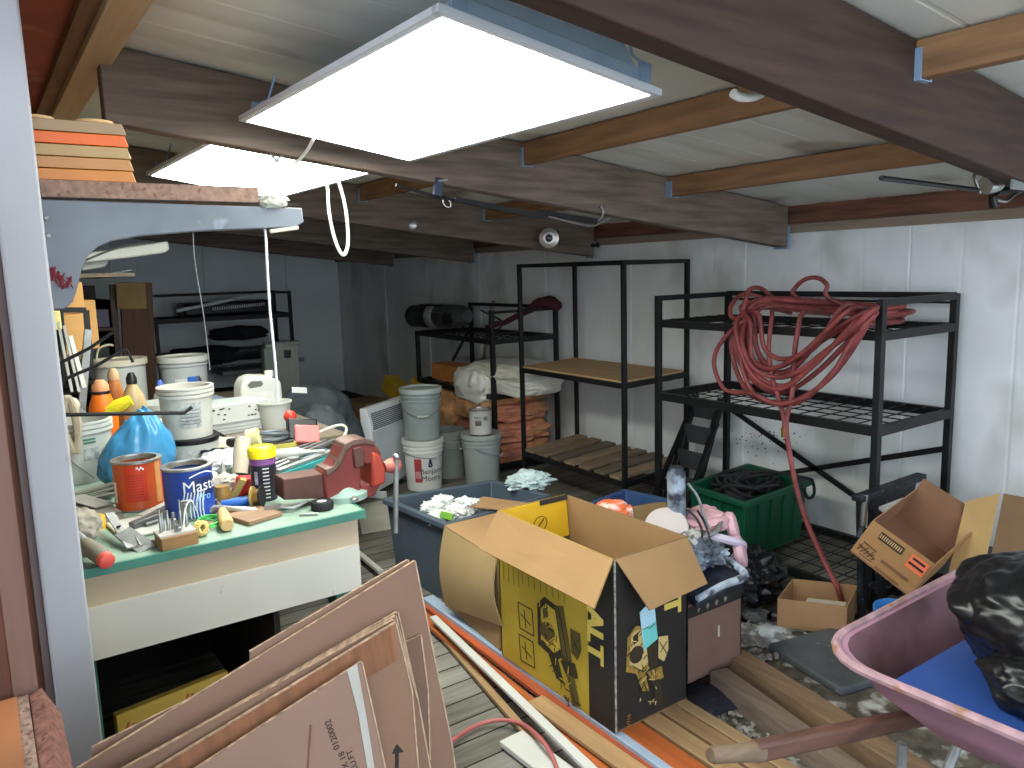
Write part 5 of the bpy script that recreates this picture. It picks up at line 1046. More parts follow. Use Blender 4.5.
MB().tube([V3(c) + V3((.125 * math.cos(f0 - .6 + .25 * k), .128 * math.sin(f0 - .6 + .25 * k), .16 - .035 * k)) for k in range(5)], .0025, 6).build('handle', M['grey_metal'], t)
t = thing('squat_tub', 'squat white tub with black lid rim under the open white bucket', 'tub', (.67, 3.27, BZ)); c = (.67, 3.27, BZ); f0 = math.atan2(-3.27, -.67)
MB().lathe([(0, 0), (.098, 0), (.106, .11), (0, .11)], c, 32).build('body', wp, t); MB().lathe([(0, .105), (.108, .105), (.111, .112), (.110, .124), (.10, .128), (0, .128)], c, 32).build('lid', M['black_plastic'], t)
patch_round(c, lambda h: .0985 + .073 * h, f0 - .4, f0 + .4, .02, .085, 'label_patch', mat('print_pale2', (196, 198, 196), .7, var=.18, scale=70), t)
t, R = pail('open dirty white bucket standing on the squat tub', .665, 3.27, BZ + .128, h=.195, r=.102, m=mat('tub_stained', (192, 190, 180), .45, var=.06, spots=(206, 190, 150), spot_amt=.22, spot_scale=7), face=-1.3, ribs=2, open_top=True, handle=False, tap=.88)
c = (.665, 3.27, BZ + .128); f0 = math.atan2(-3.27, -.665)
patch_round(c, lambda h: R(h) + .0015, f0 - .35, f0 + .55, .045, .145, 'label_patch', mat('label_lines', (176, 178, 176), .7, var=.25, scale=60), t)
b = MB()
for k in range(6): b.grid(lambda u, v: V3(c) + V3(((R(.1) + .003) * math.cos(f0 - .28 + .75 * u), (R(.1) + .003) * math.sin(f0 - .28 + .75 * u), .06 + .0135 * k + .003 * v)), 8, 1)
b.build('text_lines', mat('text_grey', (110, 112, 112), .7), t)
b = MB(); b.lump((.735, 3.05, BZ + .04), (.12, .10, .05), 121, .14, 1.8, .2, 3.4, 5, BZ + .003); one('clear_bag', b, mat('bag_white', (172, 176, 178), .3, var=.06), 'pale crinkled plastic bag in front of the squat tub', 'bag', smooth=70)
b = MB(); b.lump((.62, 2.88, BZ + .03), (.05, .06, .035), 122, .25, 2, .3, 4, 4, BZ + .003); one('white_rag', b, papm, 'crumpled white rag behind the blue can', 'rag')
b = MB(); b.sheet([(.52, 2.97, BZ + .05), (.62, 2.90, BZ + .03), (.66, 3.02, BZ + .075)], .006); one('dark_scraper', b, mat('scraper_dark', (70, 76, 74), .5), 'dark triangular scraper blade between blue bag and blue can', 'scraper')
b = MB(); b.lathe([(0, 0), (.020, 0), (.020, .03), (.012, .04), (.004, .10), (0, .10)], (.68, 2.83, BZ), 14); one('grey_nozzle', b, mat('nozzle_grey', (170, 172, 166), .5), 'upright grey nozzle cone behind the blue can', 'nozzle')
t = thing('pipe_elbow', 'cream plastic pipe piece with a dark end standing by the spray can', 'pipe', (.745, 2.85, BZ)); MB().tube([(.73, 2.80, BZ + .05), (.75, 2.83, BZ + .13), (.765, 2.85, BZ + .165)], [.027, .029, .029], 16).build('pipe', M['cream_plastic'], t); MB().tube([(.72, 2.785, BZ + .012), (.73, 2.80, BZ + .05)], .0285, 16).build('dark_end', M['rubber'], t)
b = MB(); b.box((.745, 2.72, BZ + .03), (.10, .06, .05), (.1, .2, .4)); b.box((.70, 2.70, BZ + .015), (.05, .04, .03), (0, 0, .2)); one('red_tool', b, mat('tool_red', (196, 42, 40), .4), 'chunky red plastic tool behind the wire spool', 'tool', bev=.008)
b = MB(); b.cyl((.77, 2.83, BZ + .06), (.84, 2.80, BZ + .07), .024); b.cyl((.79, 2.84, BZ + .10), (.80, 2.83, BZ + .13), .02); one('chuck', b, M['black_plastic'], 'black drill chuck beside the cream pipe piece', 'tool')
t = thing('parts_bin', 'yellow edged bin holding coiled grey cable', 'bin', (.92, 3.05, BZ)); 
for q in ([(.82, 2.98), (1.0, 2.96)], [(1.0, 2.96), (1.02, 3.14)], [(1.02, 3.14), (.84, 3.16)], [(.84, 3.16), (.82, 2.98)]): MB().sheet([(*q[0], BZ), (*q[1], BZ), (*q[1], BZ + .10), (*q[0], BZ + .10)], .006, (q[1][1] - q[0][1], q[0][0] - q[1][0], 0)).build('side_panel', mat('bin_yellow', (186, 172, 84), .5, var=.08), t)
MB().sheet([(.82, 2.98, BZ + .06), (1.0, 2.96, BZ + .06), (1.02, 3.14, BZ + .06), (.84, 3.16, BZ + .06)], .01, (0, 0, 1)).build('bottom', mat('bin_yellow2', (160, 146, 70), .5), t)
b = MB(); 
for k in range(5): b.ring((.93, 3.05, BZ + .085 + .012 * k), .062 - .004 * (k % 2), .008, (.12 * math.sin(k * 2), .12 * math.cos(k * 3), 1), 24, 6)
one('cable_coil', b, mat('cable_grey', (92, 98, 104), .5, .3), 'coil of grey cable in the yellow edged bin', 'cable')
b = MB(); b.tube([(.83, 3.02, BZ + .13), (.865, 3.0, BZ + .14)], .034, 18); one('tape_cream', b, mat('tape_cream', (214, 206, 150), .5), 'cream tape roll on end on the edge of the yellow bin', 'tape')
b = MB(); b.lump((.80, 3.28, BZ + .045), (.10, .12, .045), 131, .2, 1.8, .12, 4, 4, BZ + .003); one('white_sander', b, mat('cream_clutter', (176, 172, 152), .5, var=.15, scale=14), 'cream plastic lump of hardware behind the parts bin', 'hardware')
b = MB(); b.tube([(.70, 3.42, BZ + .05), (.76, 3.40, BZ + .08), (.83, 3.42, BZ + .05)], [.03, .045, .03], 10, sub=3); one('rubber_stopper', b, M['black_plastic'], 'black round cap between the white bucket and the flat boxes', 'cap')
t = thing('stud_finder', 'pink block tool with a red knob behind the parts bin', 'tool', (1.1, 3.1, BZ)); MB().box((1.06, 3.02, BZ + .11), (.10, .05, .075), (-.5, .15, -.1)).build('body', mat('pink_block', (222, 116, 112), .5), t, bev=.006); MB().box((1.05, 3.035, BZ + .13), (.12, .04, .09), (-.5, .15, -.1)).build('back', M['black_plastic'], t, bev=.006); MB().lump((1.02, 3.08, BZ + .185), (.026, .026, .026), 0, 0, sub=3).build('knob', mat('knob_red', (206, 60, 40), .4), t)
b = MB(); b.box((1.02, 2.93, BZ + .03), (.20, .14, .06), (0, 0, .25)); one('flat_case', b, mat('case_slate', (112, 124, 138), .5), 'flat slate grey case behind the vise', 'case', bev=.006)

b = MB(); b.bar((.84, 2.70, BZ + .045), (1.20, 2.86, BZ + .062), .03, .02); one('spirit_level', b, mat('level_teal', (52, 152, 150), .45, var=.1), 'teal level lying behind the vise slide', 'level', bev=.002)
b = MB(); b.bar((.80, 2.74, BZ + .02), (1.10, 2.93, BZ + .035), .026, .018); one('spirit_level', b, mat('level_pale', (150, 196, 190), .45, var=.1), 'paler teal strip lying under the level behind the vise', 'level', bev=.002)
b = MB(); b.box((.94, 2.62, BZ + .035), (.26, .03, .03), (0, -.1, .2)); one('red_case', b, mat('case_red', (214, 62, 40), .5), 'bright red strip case right behind the vise slide', 'case', bev=.003)
for k, lb in enumerate(('thick steel tube lying over the flat case', 'second steel tube beside the thick one behind the vise', 'chrome wrench lying across the tools behind the vise')):
    b = MB(); b.tube([(.83 + .01 * k, 2.80 + .035 * k, BZ + .055 + .01 * k), (1.15 - .03 * k, 2.95 + .02 * k, BZ + .085)], [.010 - .002 * k, .009 - .002 * k], 10); tag(b.build('steel_tube', M['steel']), lb, 'tube', 'steel tubes behind the vise')
t = thing('socket_wrench', 'chrome ratchet head beside the teal levels', 'wrench', (.95, 2.8, BZ)); MB().lathe([(0, 0), (.022, 0), (.022, .02), (0, .02)], (.93, 2.80, BZ + .06), 16).build('head', M['steel'], t); MB().tube([(.93, 2.80, BZ + .07), (.85, 2.76, BZ + .06)], .007, 8).build('handle', M['steel'], t)
b = MB(); b.tube([(1.10, 3.05, BZ + .10), (1.20, 3.03, BZ + .13), (1.235, 3.02, BZ + .115), (1.21, 3.0, BZ + .08), (1.16, 2.98, BZ + .05)], .006, 8, sub=4); one('white_hook', b, M['cream_plastic'], 'cream plastic hook sticking out towards the grey sack', 'hook')
b = MB(); b.box((.60, 2.70, BZ + .012), (.07, .16, .02), (0, 0, -.4)); one('dark_file', b, mat('file_dark', (70, 68, 66), .5), 'dark file lying between the blue can and the pliers', 'file', bev=.003)

rng = random.Random(77)
def clutter(name, lb, cat, m, fn, **k):
    b = MB(); fn(b); return one(name, b, m, lb, cat, **k)
clutter('drill_bit', 'thin drill bit lying before the tape roll', 'drill bit', 'steel', lambda b: b.cyl((.78, 2.33, BZ + .005), (.83, 2.30, BZ + .005), .004))
clutter('putty_knife', 'putty knife blade standing between the sockets and the blue can', 'knife', 'grey_metal', lambda b: (b.box((.455, 2.41, BZ + .05), (.030, .005, .10), (.25, .1, .2)), b.box((.452, 2.435, BZ + .012), (.018, .06, .016), (0, 0, .2))))
clutter('glove', 'dirty white cloth glove crumpled behind the spool', 'glove', mat('glove_dirty', (176, 170, 160), .9, var=.2, scale=16), lambda b: (b.lump((.655, 2.76, BZ + .035), (.06, .05, .035), 201, .2, 2, .2, 4, 4, BZ + .003)))
clutter('screw_jar', 'small amber jar of screws behind the blue handled tool', 'jar', mat('jar_amber', (150, 116, 60), .3), lambda b: b.lathe([(0, 0), (.026, 0), (.028, .03), (.022, .045), (.022, .055), (0, .055)], (.63, 2.66, BZ), 18))
clutter('black_cable', 'short black cable loops heaped behind the parts bin', 'cable', 'rubber', lambda b: b.tube([(.74 + .06 * math.cos(i * 1.1), 3.14 + .05 * math.sin(i * 1.1), BZ + .02 + .004 * i) for i in range(16)], .007, 6, sub=4))
clutter('battery_pack', 'black battery block beside the squat tub', 'battery', 'black_plastic', lambda b: b.box((.84, 3.20, BZ + .05), (.09, .07, .10), (0, .1, .4)), bev=.01)
clutter('charger', 'grey charger cradle in front of the black battery block', 'charger', mat('charger_grey', (120, 122, 118), .5), lambda b: (b.box((.80, 3.10, BZ + .03), (.11, .07, .05), (0, 0, .2)), b.box((.80, 3.12, BZ + .065), (.08, .04, .03), (.2, 0, .2))), bev=.006)
clutter('caulk_tube', 'white sealant tube lying on the tools behind the spray can', 'tube', mat('tube_white', (190, 190, 182), .4), lambda b: b.tube([(.80, 2.93, BZ + .075), (.96, 2.84, BZ + .085), (.99, 2.825, BZ + .086), (1.05, 2.79, BZ + .088)], [.022, .022, .008, .005], 14))
clutter('chisel', 'chisel with a dark handle lying over the sealant tube', 'chisel', mat('chisel_dark', (60, 54, 52), .5), lambda b: b.tube([(.86, 2.97, BZ + .09), (.95, 2.99, BZ + .095), (1.08, 3.02, BZ + .10)], [.013, .012, .006], 10))
clutter('screwdriver', 'screwdriver with a clear orange handle behind the parts bin', 'screwdriver', mat('driver_orange', (206, 96, 50), .35), lambda b: b.tube([(.80, 3.36, BZ + .02), (.87, 3.375, BZ + .018), (.88, 3.376, BZ + .017), (.95, 3.39, BZ + .012)], [.014, .015, .005, .004], 10))
clutter('hacksaw_blade', 'flat grey saw blade lying across the tools at the vise', 'blade', 'grey_metal', lambda b: b.box((.99, 2.77, BZ + .075), (.34, .022, .003), (.1, -.05, .42)))
clutter('plug', 'white plug and curled lead behind the black cable loops', 'plug', 'white_plastic', lambda b: (b.tube([(.60, 3.12, BZ + .02), (.64, 3.06, BZ + .05), (.69, 3.10, BZ + .075), (.74, 3.05, BZ + .08)], .006, 6, sub=4), b.lump((.75, 3.045, BZ + .08), (.025, .018, .018), 210, .05, 2, sub=3)))
clutter('steel_square', 'small bright steel square lying under the pliers', 'square', 'steel', lambda b: (b.box((.60, 2.45, BZ + .004), (.12, .02, .003), (0, 0, -.2)), b.box((.55, 2.49, BZ + .004), (.02, .09, .003), (0, 0, -.2))))
clutter('cable_tie', 'thin white cable tie sticking up among the sockets', 'cable tie', 'white_ink', lambda b: b.tube([(.43, 2.30, BZ + .05), (.445, 2.32, BZ + .10), (.47, 2.36, BZ + .105), (.49, 2.40, BZ + .06)], .0022, 5, sub=5))
clutter('sandpaper', 'square of tan sandpaper under the pale wooden handle', 'sandpaper', mat('sand_tan', (150, 122, 92), .95, var=.2, scale=50), lambda b: b.box((.575, 2.46, BZ + .003), (.11, .10, .004), (0, 0, .3)))
clutter('folded_rule', 'folded dull yellow rule standing by the red plastic tool', 'rule', mat('rule_yellow', (186, 160, 90), .5), lambda b: b.box((.655, 2.60, BZ + .035), (.022, .014, .13), (.5, .35, .2)), bev=.002)
clutter('dust_brush', 'small grey bristled brush beside the cream clutter', 'brush', mat('brush_grey', (110, 104, 98), .8, var=.3, scale=40), lambda b: (b.box((.86, 3.33, BZ + .04), (.12, .05, .05), (0, 0, .5)), b.box((.86, 3.33, BZ + .075), (.13, .055, .02), (0, 0, .5))), bev=.005)
b = MB(); b.sheet([on_z(x, y, .004) for x, y in ((357, 505), (385, 500), (396, 528), (362, 534))], .003, (0, 0, 1)); one('floor_sheet', b, mat('sheet_pale', (196, 192, 176), .8, var=.06), 'pale sheet of paper on the floor in front of the heater', 'paper')

# second bench further in, holding tubs, jug and bottles
t = thing('side_table', 'plain table deeper along the wall, buried under tubs and jugs', 'table', (.75, 4.45, 0))
MB().span((.055, 3.46, .83), (1.42, 5.35, .865)).build('tabletop', wood('table_dull', (120, 108, 92), 1, .15), t)
for x in (.12, 1.35):
    for y in (3.55, 5.27): MB().span((x - .035, y - .035, 0), (x + .035, y + .035, .83)).build('leg', wood('table_leg', (96, 84, 70), 2, .15), t)
TZ = .865
t = thing('flat_carton', 'long white printed box with ribbed clear lid on the side table', 'box', (1.02, 3.95, TZ)); a = .12
def bx(u, v, z): return V3((1.0, 3.95, TZ + z)) + Matrix.Rotation(a, 3, 'Z') @ V3((u, v, 0))
b = MB(); b.box(bx(0, 0, .05), (.31, .2, .10), (0, 0, a)); b.build('tray', mat('tray_clear', (190, 194, 190), .35, var=.08), t, bev=.006)
b = MB(); b.box(bx(0, 0, .125), (.32, .21, .05), (0, 0, a)); b.build('lid', mat('tray_lid', (170, 176, 174), .4, var=.08), t, bev=.006)
b = MB(); b.sheet([bx(-.15, -.107, .06), bx(.15, -.107, .06), bx(.15, -.107, .145), bx(-.15, -.107, .145)], .001, (0, -1, 0)); b.build('label_patch', mat('label_white', (190, 192, 186), .6, var=.04), t)
b = MB(); rng = random.Random(8)
for k in range(26):
    u0, z0 = rng.uniform(-.14, .13), rng.uniform(.075, .13)
    if -.03 < u0 < .05: continue
    b.sheet([bx(u0, -.1085, z0), bx(u0 + rng.uniform(.006, .022), -.1085, z0), bx(u0 + .012, -.1085, z0 + .006), bx(u0, -.1085, z0 + .006)], .0004, (0, -1, 0))
b.build('print_mark', M['ink'], t)
b = MB(); 
for k in range(3): b.box(bx(0, -.102, .02 + .016 * k), (.31, .004, .005), (0, 0, a))
b.build('rib', mat('rib_grey', (160, 164, 162), .4), t)
t = thing('white_basin', 'white plastic basin beside the long printed box, on the side table', 'basin', (1.2, 4.0, TZ)); MB().lathe([(0, 0), (.065, 0), (.082, .125), (.089, .128), (.089, .136), (.079, .136), (.062, .01), (0, .01)], (1.20, 3.86, TZ), 28).build('bowl', mat('basin_white', (184, 186, 178), .4, var=.04), t)
t = thing('jug', 'white plastic jug with molded handle and screw cap', 'jug', (1.2, 4.2, TZ)); jm = mat('jug_white', (190, 190, 180), .35, var=.03)
jp = [(236, 402), (237, 386), (241, 378), (249, 375), (265, 375), (277, 380), (279, 402)]
Y = 4.16; jw = [on_y(x, y, Y) for x, y in jp]; J = [V3((jw[0].x, Y, TZ)), *jw[1:-1], V3((jw[-1].x + .004, Y, TZ))]
hole = [on_y(x, y, Y) for x, y in ((243, 384), (247, 380), (257, 379.5), (259, 382), (257, 385), (246, 387))]
b = MB(); vs = []; n = len(J)
b.sheet([p + V3((0, -.075, 0)) for p in J], .15, (0, -1, 0)); b.build('body', jm, t, bev=.016, bseg=3)
b = MB(); b.sheet([p + V3((0, -.0755, 0)) for p in hole], .002, (0, -1, 0)); b.build('handle_hole', mat('jug_hole', (96, 98, 92), .7), t)
cp = on_y(269, 376, Y); MB().lathe([(0, 0), (.024, 0), (.024, .03), (.02, .034), (0, .034)], (cp.x, Y, cp.z - .004), 18).build('cap', M['white_plastic'], t)
b = MB(); b.sheet([on_y(x, y, Y - .0765) for x, y in ((246, 402), (274, 400), (274, 391), (246, 393))], .001, (0, -1, 0)); b.build('label_patch', mat('jug_label', (206, 206, 198), .5), t)
t, R = pail('white lidded bucket with a blue patch label, on the side table', 1.03, 5.05, TZ, h=.28, r=.138, m=mat('tub_white2', (184, 188, 188), .4, var=.05), lid=M['white_plastic'], ribs=2, handle=False, tap=.94); c = (1.03, 5.05, TZ); f0 = math.atan2(-5.05, -1.03)
patch_round(c, lambda h: R(h) + .002, f0 + .12, f0 + .7, .10, .175, 'label_patch', mat('label_blue', (52, 112, 200), .5, var=.1, scale=40), t); patch_round(c, lambda h: R(h) + .002, f0 - .4, f0 + .1, .10, .165, 'label_patch', M['white_ink'], t)
t, R = pail('white lidded bucket beside the brown upright board, behind the bottles', .66, 4.95, TZ, h=.30, r=.14, m=wp, lid=M['cream_plastic'], ribs=1, handle=False, tap=.96)
MB().tube([(.54, 4.90, TZ + .30), (.555, 4.88, TZ + .38), (.60, 4.86, TZ + .405), (.63, 4.86, TZ + .40)], .006, 8, sub=4).build('handle', M['cream_plastic'], t)
def bottle(lb, x, y, z, r, h, m, capm, name='bottle', neck=.35):
    t = thing(name, lb, 'bottle', (x, y, z), 'bottles on the side table'); MB().lathe([(0, 0), (r * .95, 0), (r, .01), (r, h * .58), (r * .85, h * .72), (r * neck * 1.2, h * .84), (r * neck, h * .88), (0, h * .88)], (x, y, z), 24).build('body', m, t); MB().lathe([(0, h * .87), (r * neck * 1.2, h * .87), (r * neck * 1.15, h * .94), (r * neck * .6, h), (0, h)], (x, y, z), 18).build('cap', capm, t); return t
t = bottle('bright orange squeeze bottle with a dark collar', .40, 3.58, TZ, .056, .355, M['orange'], mat('cap_orange', (206, 140, 96), .5), neck=.5)
MB().lathe([(.034, 0), (.036, .0), (.036, .012), (.02, .012)], (.40, 3.58, TZ + .298), 20).build('collar', M['black_plastic'], t)
bottle('tan glue bottle with a black cap beside the orange bottle', .525, 3.62, TZ, .053, .37, mat('bottle_tan', (176, 154, 112), .4, var=.08), M['black_plastic'])
bottle('amber bottle with a pointed tip between the orange and tan bottles', .475, 3.76, TZ, .04, .38, mat('bottle_amber', (176, 108, 56), .3), mat('tip_tan', (180, 150, 110), .5), neck=.5)
bottle('small clear bottle with a blue cap beside the tan bottle', .72, 4.1, TZ, .04, .27, mat('bottle_clear', (176, 188, 196), .2), mat('cap_blue', (78, 108, 190), .4))
for k, (x, y, lb) in enumerate(((.62, 3.9, 'clear ribbed food tub behind the tan bottle, on the side table'), (.56, 3.62, 'shallow pale tub beside the open white bucket'))):
    b = MB(); b.lathe([(0, 0), (.09, 0), (.105, .16 - .05 * k), (.112, .165 - .05 * k), (.11, .19 - .05 * k), (0, .19 - .05 * k)], (x + .06, y, TZ), 26); tag(b.build('food_tub', mat('tub_clear', (170, 176, 170), .35, var=.08)), lb, 'tub', 'pale tubs on the side table')
b = MB(); b.tube([on_y(106, 410, 3.44), on_y(118, 406, 3.43), on_y(131, 400, 3.42)], [.012, .028, .022], 12); one('yellow_funnel', b, M['yellow'], 'yellow plastic spout propped before the tan bottle', 'funnel')
b = MB(); b.sheet([on_y(100, 414, 3.45), on_y(126, 399, 3.42), on_y(132, 400, 3.42), on_y(129, 407, 3.42), on_y(112, 416, 3.44), on_y(108, 421, 3.44), on_y(102, 420, 3.45)], .02); one('yellow_trowel', b, mat('trowel_yellow', (222, 208, 40), .45), 'yellow plastic trowel leaning on the orange bottle', 'trowel', bev=.004)
b = MB(); b.ring((1.05, 4.75, TZ + .13), .06, .006, (.9, -.4, .1), 20, 6); b.ring((1.1, 4.75, TZ + .10), .05, .006, (.8, -.5, .2), 20, 6); one('grey_coil', b, mat('coil_grey', (96, 100, 102), .5), 'grey coiled spring hose behind the open white bucket', 'coil')
b = MB(); b.box((.93, 4.55, TZ + .04), (.42, .3, .08), (0, 0, .08)); one('blue_lid_box', b, mat('box_pale_blue', (150, 166, 184), .5), 'pale blue lidded box behind the long printed box', 'box', bev=.006)

# grey sack slumped on the floor beside the side table
sk = mat('sack_slate', (64, 71, 75), .85, var=.18, scale=4)
t = thing('grey_sack', 'big slate grey cloth sack with a white tag, slumped beside the side table', 'sack', (1.85, 5.0, 0))
b = MB(); b.lump((1.84, 4.95, .44), (.30, .27, .46), 141, .07, 1.2, .12, 1.6, 6, .004); b.build('body', sk, t, smooth=70)
b = MB(); b.lump((1.72, 4.78, .70), (.24, .17, .23), 142, .07, 1.2, .14, 1.7, 5); b.build('fold', sk, t, smooth=70); b = MB(); b.lump((1.60, 4.25, .50), (.17, .16, .40), 144, .07, 1.2, .14, 1.7, 5, .004); b.build('fold', sk, t, smooth=70); b = MB(); b.lump((1.66, 4.66, .45), (.20, .15, .25), 143, .14, 1.4, .14, 2.6, 5); b.build('fold', mat('sack_dark', (56, 62, 66), .6, var=.2), t, smooth=70)
a = on_y(285, 388, 4.62); e = on_y(301, 389, 4.60); MB().sheet([a + V3((0, -.12, .02)), e + V3((0, -.10, .02)), e + V3((0, -.10, -.015)), a + V3((0, -.12, -.015))], .003).build('white_tag', M['white_ink'], t)

# ------------------------------------------------------------------ bracket shelf over the bench
t = thing('shelf_bracket', 'blue grey painted wooden bracket with a red scribble, under the chipboard shelf', 'bracket', (.15, 2.0, 1.56))
blue = mat('bracket_blue', (108, 114, 120), .5, var=.14, scale=7, spots=(150, 160, 172), spot_amt=.27, spot_scale=9)
def vb2(px, py): return on_y(px, py, 1.985)
pts = [(39, 199), (302, 208), (304, 222), (296, 227), (200, 231), (140, 236), (112, 241), (98, 247), (88, 256), (82, 268), (77, 290), (73, 302), (65, 309), (46, 310)]
b = MB(); b.sheet([vb2(*p) for p in pts], .04, (0, -1, 0)); b.build('plate', blue, t, bev=.003)
b = MB(); rng = random.Random(6); q = []
for k in range(110): q.append(on_y(46 + 25 * (k / 110) + rng.uniform(-5, 5), 270 + 16 * (k / 110) + rng.uniform(-8, 8), 1.983))
b.tube(q, .0012, 4); b.build('red_scribble', mat('crayon', (134, 52, 60), .8), t)
for p in ((46, 218), (48, 236)): MB().lathe([(0, 0), (.006, 0), (.004, .004), (0, .005)], on_y(*p, 1.985), 10, (0, -1, 0)).build('screw', M['grey_metal'], t)
MB().tube([vb2(298, 227) + V3((0, 0, -.002)), vb2(270, 230) + V3((0, 0, -.004))], .005, 6).build('split_edge', M['cream_plastic'], t)
t = thing('overhead_shelf', 'chipboard shelf board resting on the blue bracket', 'shelf', (.4, 2.6, 1.8)); z = on_y(38, 198, 1.985).z + .003
MB().span((.148, 1.985, z), (.618, 3.5, z + .037)).build('board', mat('chip_shelf', (140, 112, 96), .9, var=.2, scale=60, spots=(110, 80, 64), spot_amt=.33, spot_scale=80), t)
MB().span((.148, 1.983, z - .003), (.72, 1.99, z)).build('paint_line', M['ink'], t)
SZ = z + .037
cols = [((190, 118, 46), 'bottom amber slab of the stack, mostly hidden by the shelf edge'), ((176, 122, 66), 'amber slab second from the bottom of the stack'), ((166, 134, 84), 'tan slab in the middle of the stack'), ((214, 96, 26), 'vivid orange slab, second from the top of the stack'), ((150, 122, 86), 'topmost dull tan slab of the stack, with knobs on it')]
for k, (cc, lb) in enumerate(cols):
    w = .0; z0 = SZ + .0262 * k; t = thing('plastic_slab', lb, 'slab', (.24, 2.15, z0), 'slabs stacked on the overhead shelf')
    b = MB(); x1 = .342 - .003 * k; b.sheet([(.10, 1.993, z0 + .0252), (x1 - .008, 1.993, z0 + .0252), (x1, 1.995, z0 + .001), (.10, 1.995, z0 + .001)], .30, (0, -1, .0)); b.build('slab', mat('slab%d' % k, cc, .4, var=.06), t, bev=.0015)
    if k == 4:
        for x in (.155, .275): MB().lathe([(0, 0), (.038, 0), (.042, .006), (.040, .012), (0, .013)], (x, 2.06, z0 + .0252), 22).build('knob', mat('knob_tan', (206, 170, 120), .5), t)

# ------------------------------------------------------------------ cords and fittings overhead
def cord(lb, pts, r, m, name='hanging_cable', sub=8, cat='cord'): return one(name, MB().tube(pts, r, 8, sub=sub), m, lb, cat)
bend = on_y(272, 232, 1.965)
cord('long white cord dropping from the bracket end past the jug', [on_y(265, 229, 2.005), on_y(266, 240, 1.99), on_y(267, 262, 1.975), on_y(270, 310, 1.965), on_y(275, 360, 1.965), on_y(278, 402, 1.965)], .0034, M['cable_white'])
cord('thin grey string hanging from the bracket', [on_y(193, 231, 2.005), on_y(195, 262, 1.98), on_y(204, 318, 1.965), on_y(210, 370, 1.96)], .0012, mat('string_grey', (120, 124, 122), .8), 'hanging_string', cat='string')
cord('white cable hanging in a long loop below the timber beam', [V3((1.10, 2.78, 2.02)), on_y(327, 185, 2.74), on_y(329, 212, 2.73), on_y(335, 240, 2.72), on_y(343, 255, 2.71), on_y(348, 243, 2.72), on_y(346, 212, 2.73), on_y(340, 186, 2.74), V3((1.15, 2.80, 2.02))], .0062, M['cable_white'], 'hanging_cable_loop', 6)
cord('white cable curving from the lit panel to the hook on the beam', [on_y(314, 138, 2.60), on_y(306, 152, 2.72), on_y(296, 162, 2.80), on_y(284, 163, 2.81), on_y(270, 158, 2.80)], .006, M['cable_white'], 'panel_cable', 6)
one('wire_hook', MB().tube([on_y(x, y, 2.80) for x, y in ((276, 160), (270, 153), (269, 148), (276, 146), (285, 147), (286, 152), (277, 160))], .004, 6, sub=5), 'grey_metal', 'loop of bent grey wire hooked on the beam below the panel', 'hook')
b = MB(); b.tube([on_y(277, 160, 2.79), on_y(274, 172, 2.6), on_y(273, 190, 2.3), on_y(275, 203, 2.0)], .0016, 5, sub=4); b.tube([on_y(277, 160, 2.79), on_y(281, 175, 2.6), on_y(282, 190, 2.3), on_y(279, 203, 2.0)], .0016, 5, sub=4); one('support_wire', b, 'grey_metal', 'thin doubled wire running from the beam hook to the bracket end', 'wire')
b = MB(); c = on_y(274, 203, 1.985); b.lump(c + V3((0, .0, .004)), (.035, .02, .018), 151, .3, 2, .2, 4, 4); one('tied_rag', b, mat('tie_grey', (176, 176, 160), .8, var=.2), 'pale knotted tie on the bracket end', 'tie')
t = thing('overhead_rail', 'long thin dark steel rod with fittings along the timber beam underside', 'rod', (2.0, 2.82, 1.87)); ry = 2.80
MB().tube([on_y(396, 185, ry), on_y(437, 197, ry), on_y(496, 209, ry), on_y(545, 218, ry)], .006, 8).build('rod', M['black_steel'], t)
MB().bar(on_y(455, 199, ry - .01), on_y(545, 217, ry - .01), .012, .02).build('sleeve', M['black_steel'], t); MB().bar(on_y(538, 212, ry), on_y(596, 221, ry), .022, .022).build('motor_tube', M['black_plastic'], t)
MB().bar(on_y(439, 178, ry - .01), on_y(437, 196, ry - .01), .035, .02, (0, 1, 0)).build('clamp', mat('clamp_blue', (44, 52, 72), .5), t, bev=.003); MB().bar(on_y(438, 181, ry - .022), on_y(447, 180, ry - .022), .01, .008).build('clip', M['steel'], t)
MB().ring(on_y(447, 203, ry), .014, .0025, (.2, 1, 0), 20, 6, 1.4).build('ring', M['steel'], t)
b = MB(); b.tube([on_y(548, 216, ry), on_y(575, 223, ry), on_y(592, 226, ry), on_y(602, 222, ry), on_y(610, 218, ry)], .005, 8, sub=4); b.build('end_lever', M['steel'], t)
b = MB(); b.tube([on_y(592, 222, ry), on_y(600, 219, ry), on_y(603, 212, ry), on_y(600, 206, ry)], .006, 8, sub=4); b.build('end_hook', M['steel'], t)
t = thing('round_lamp', 'round black lamp with a chrome ring on the third beam', 'lamp', (3.4, 4.5, 1.85)); c = on_y(549, 238, 4.40); ax = V3((-.6, -.78, -.05)).normalized()
MB().lathe([(.0, -.10), (.055, -.10), (.065, -.04), (.062, 0), (0, 0)], c, 24, ax).build('housing', M['black_plastic'], t); MB().lathe([(.04, .0), (.066, -.01), (.070, .01), (.045, .015)], c, 24, ax).build('outer_ring', mat('ring_chrome', (170, 162, 150), .3, .9, .1), t)
MB().lathe([(.022, .01), (.046, .012), (.044, .05), (.026, .052)], c, 24, ax).build('inner_ring', M['steel'], t); MB().lathe([(0, .02), (.027, .02), (.02, .035), (0, .04)], c, 20, ax).build('lens', mat('lens_dark', (70, 66, 60), .2), t)
MB().tube([c - ax * .1, c - ax * .1 + V3((.12, .06, -.02)), c + V3((.16, .12, .05))], .022, 10, sub=3).build('arm', M['black_plastic'], t)
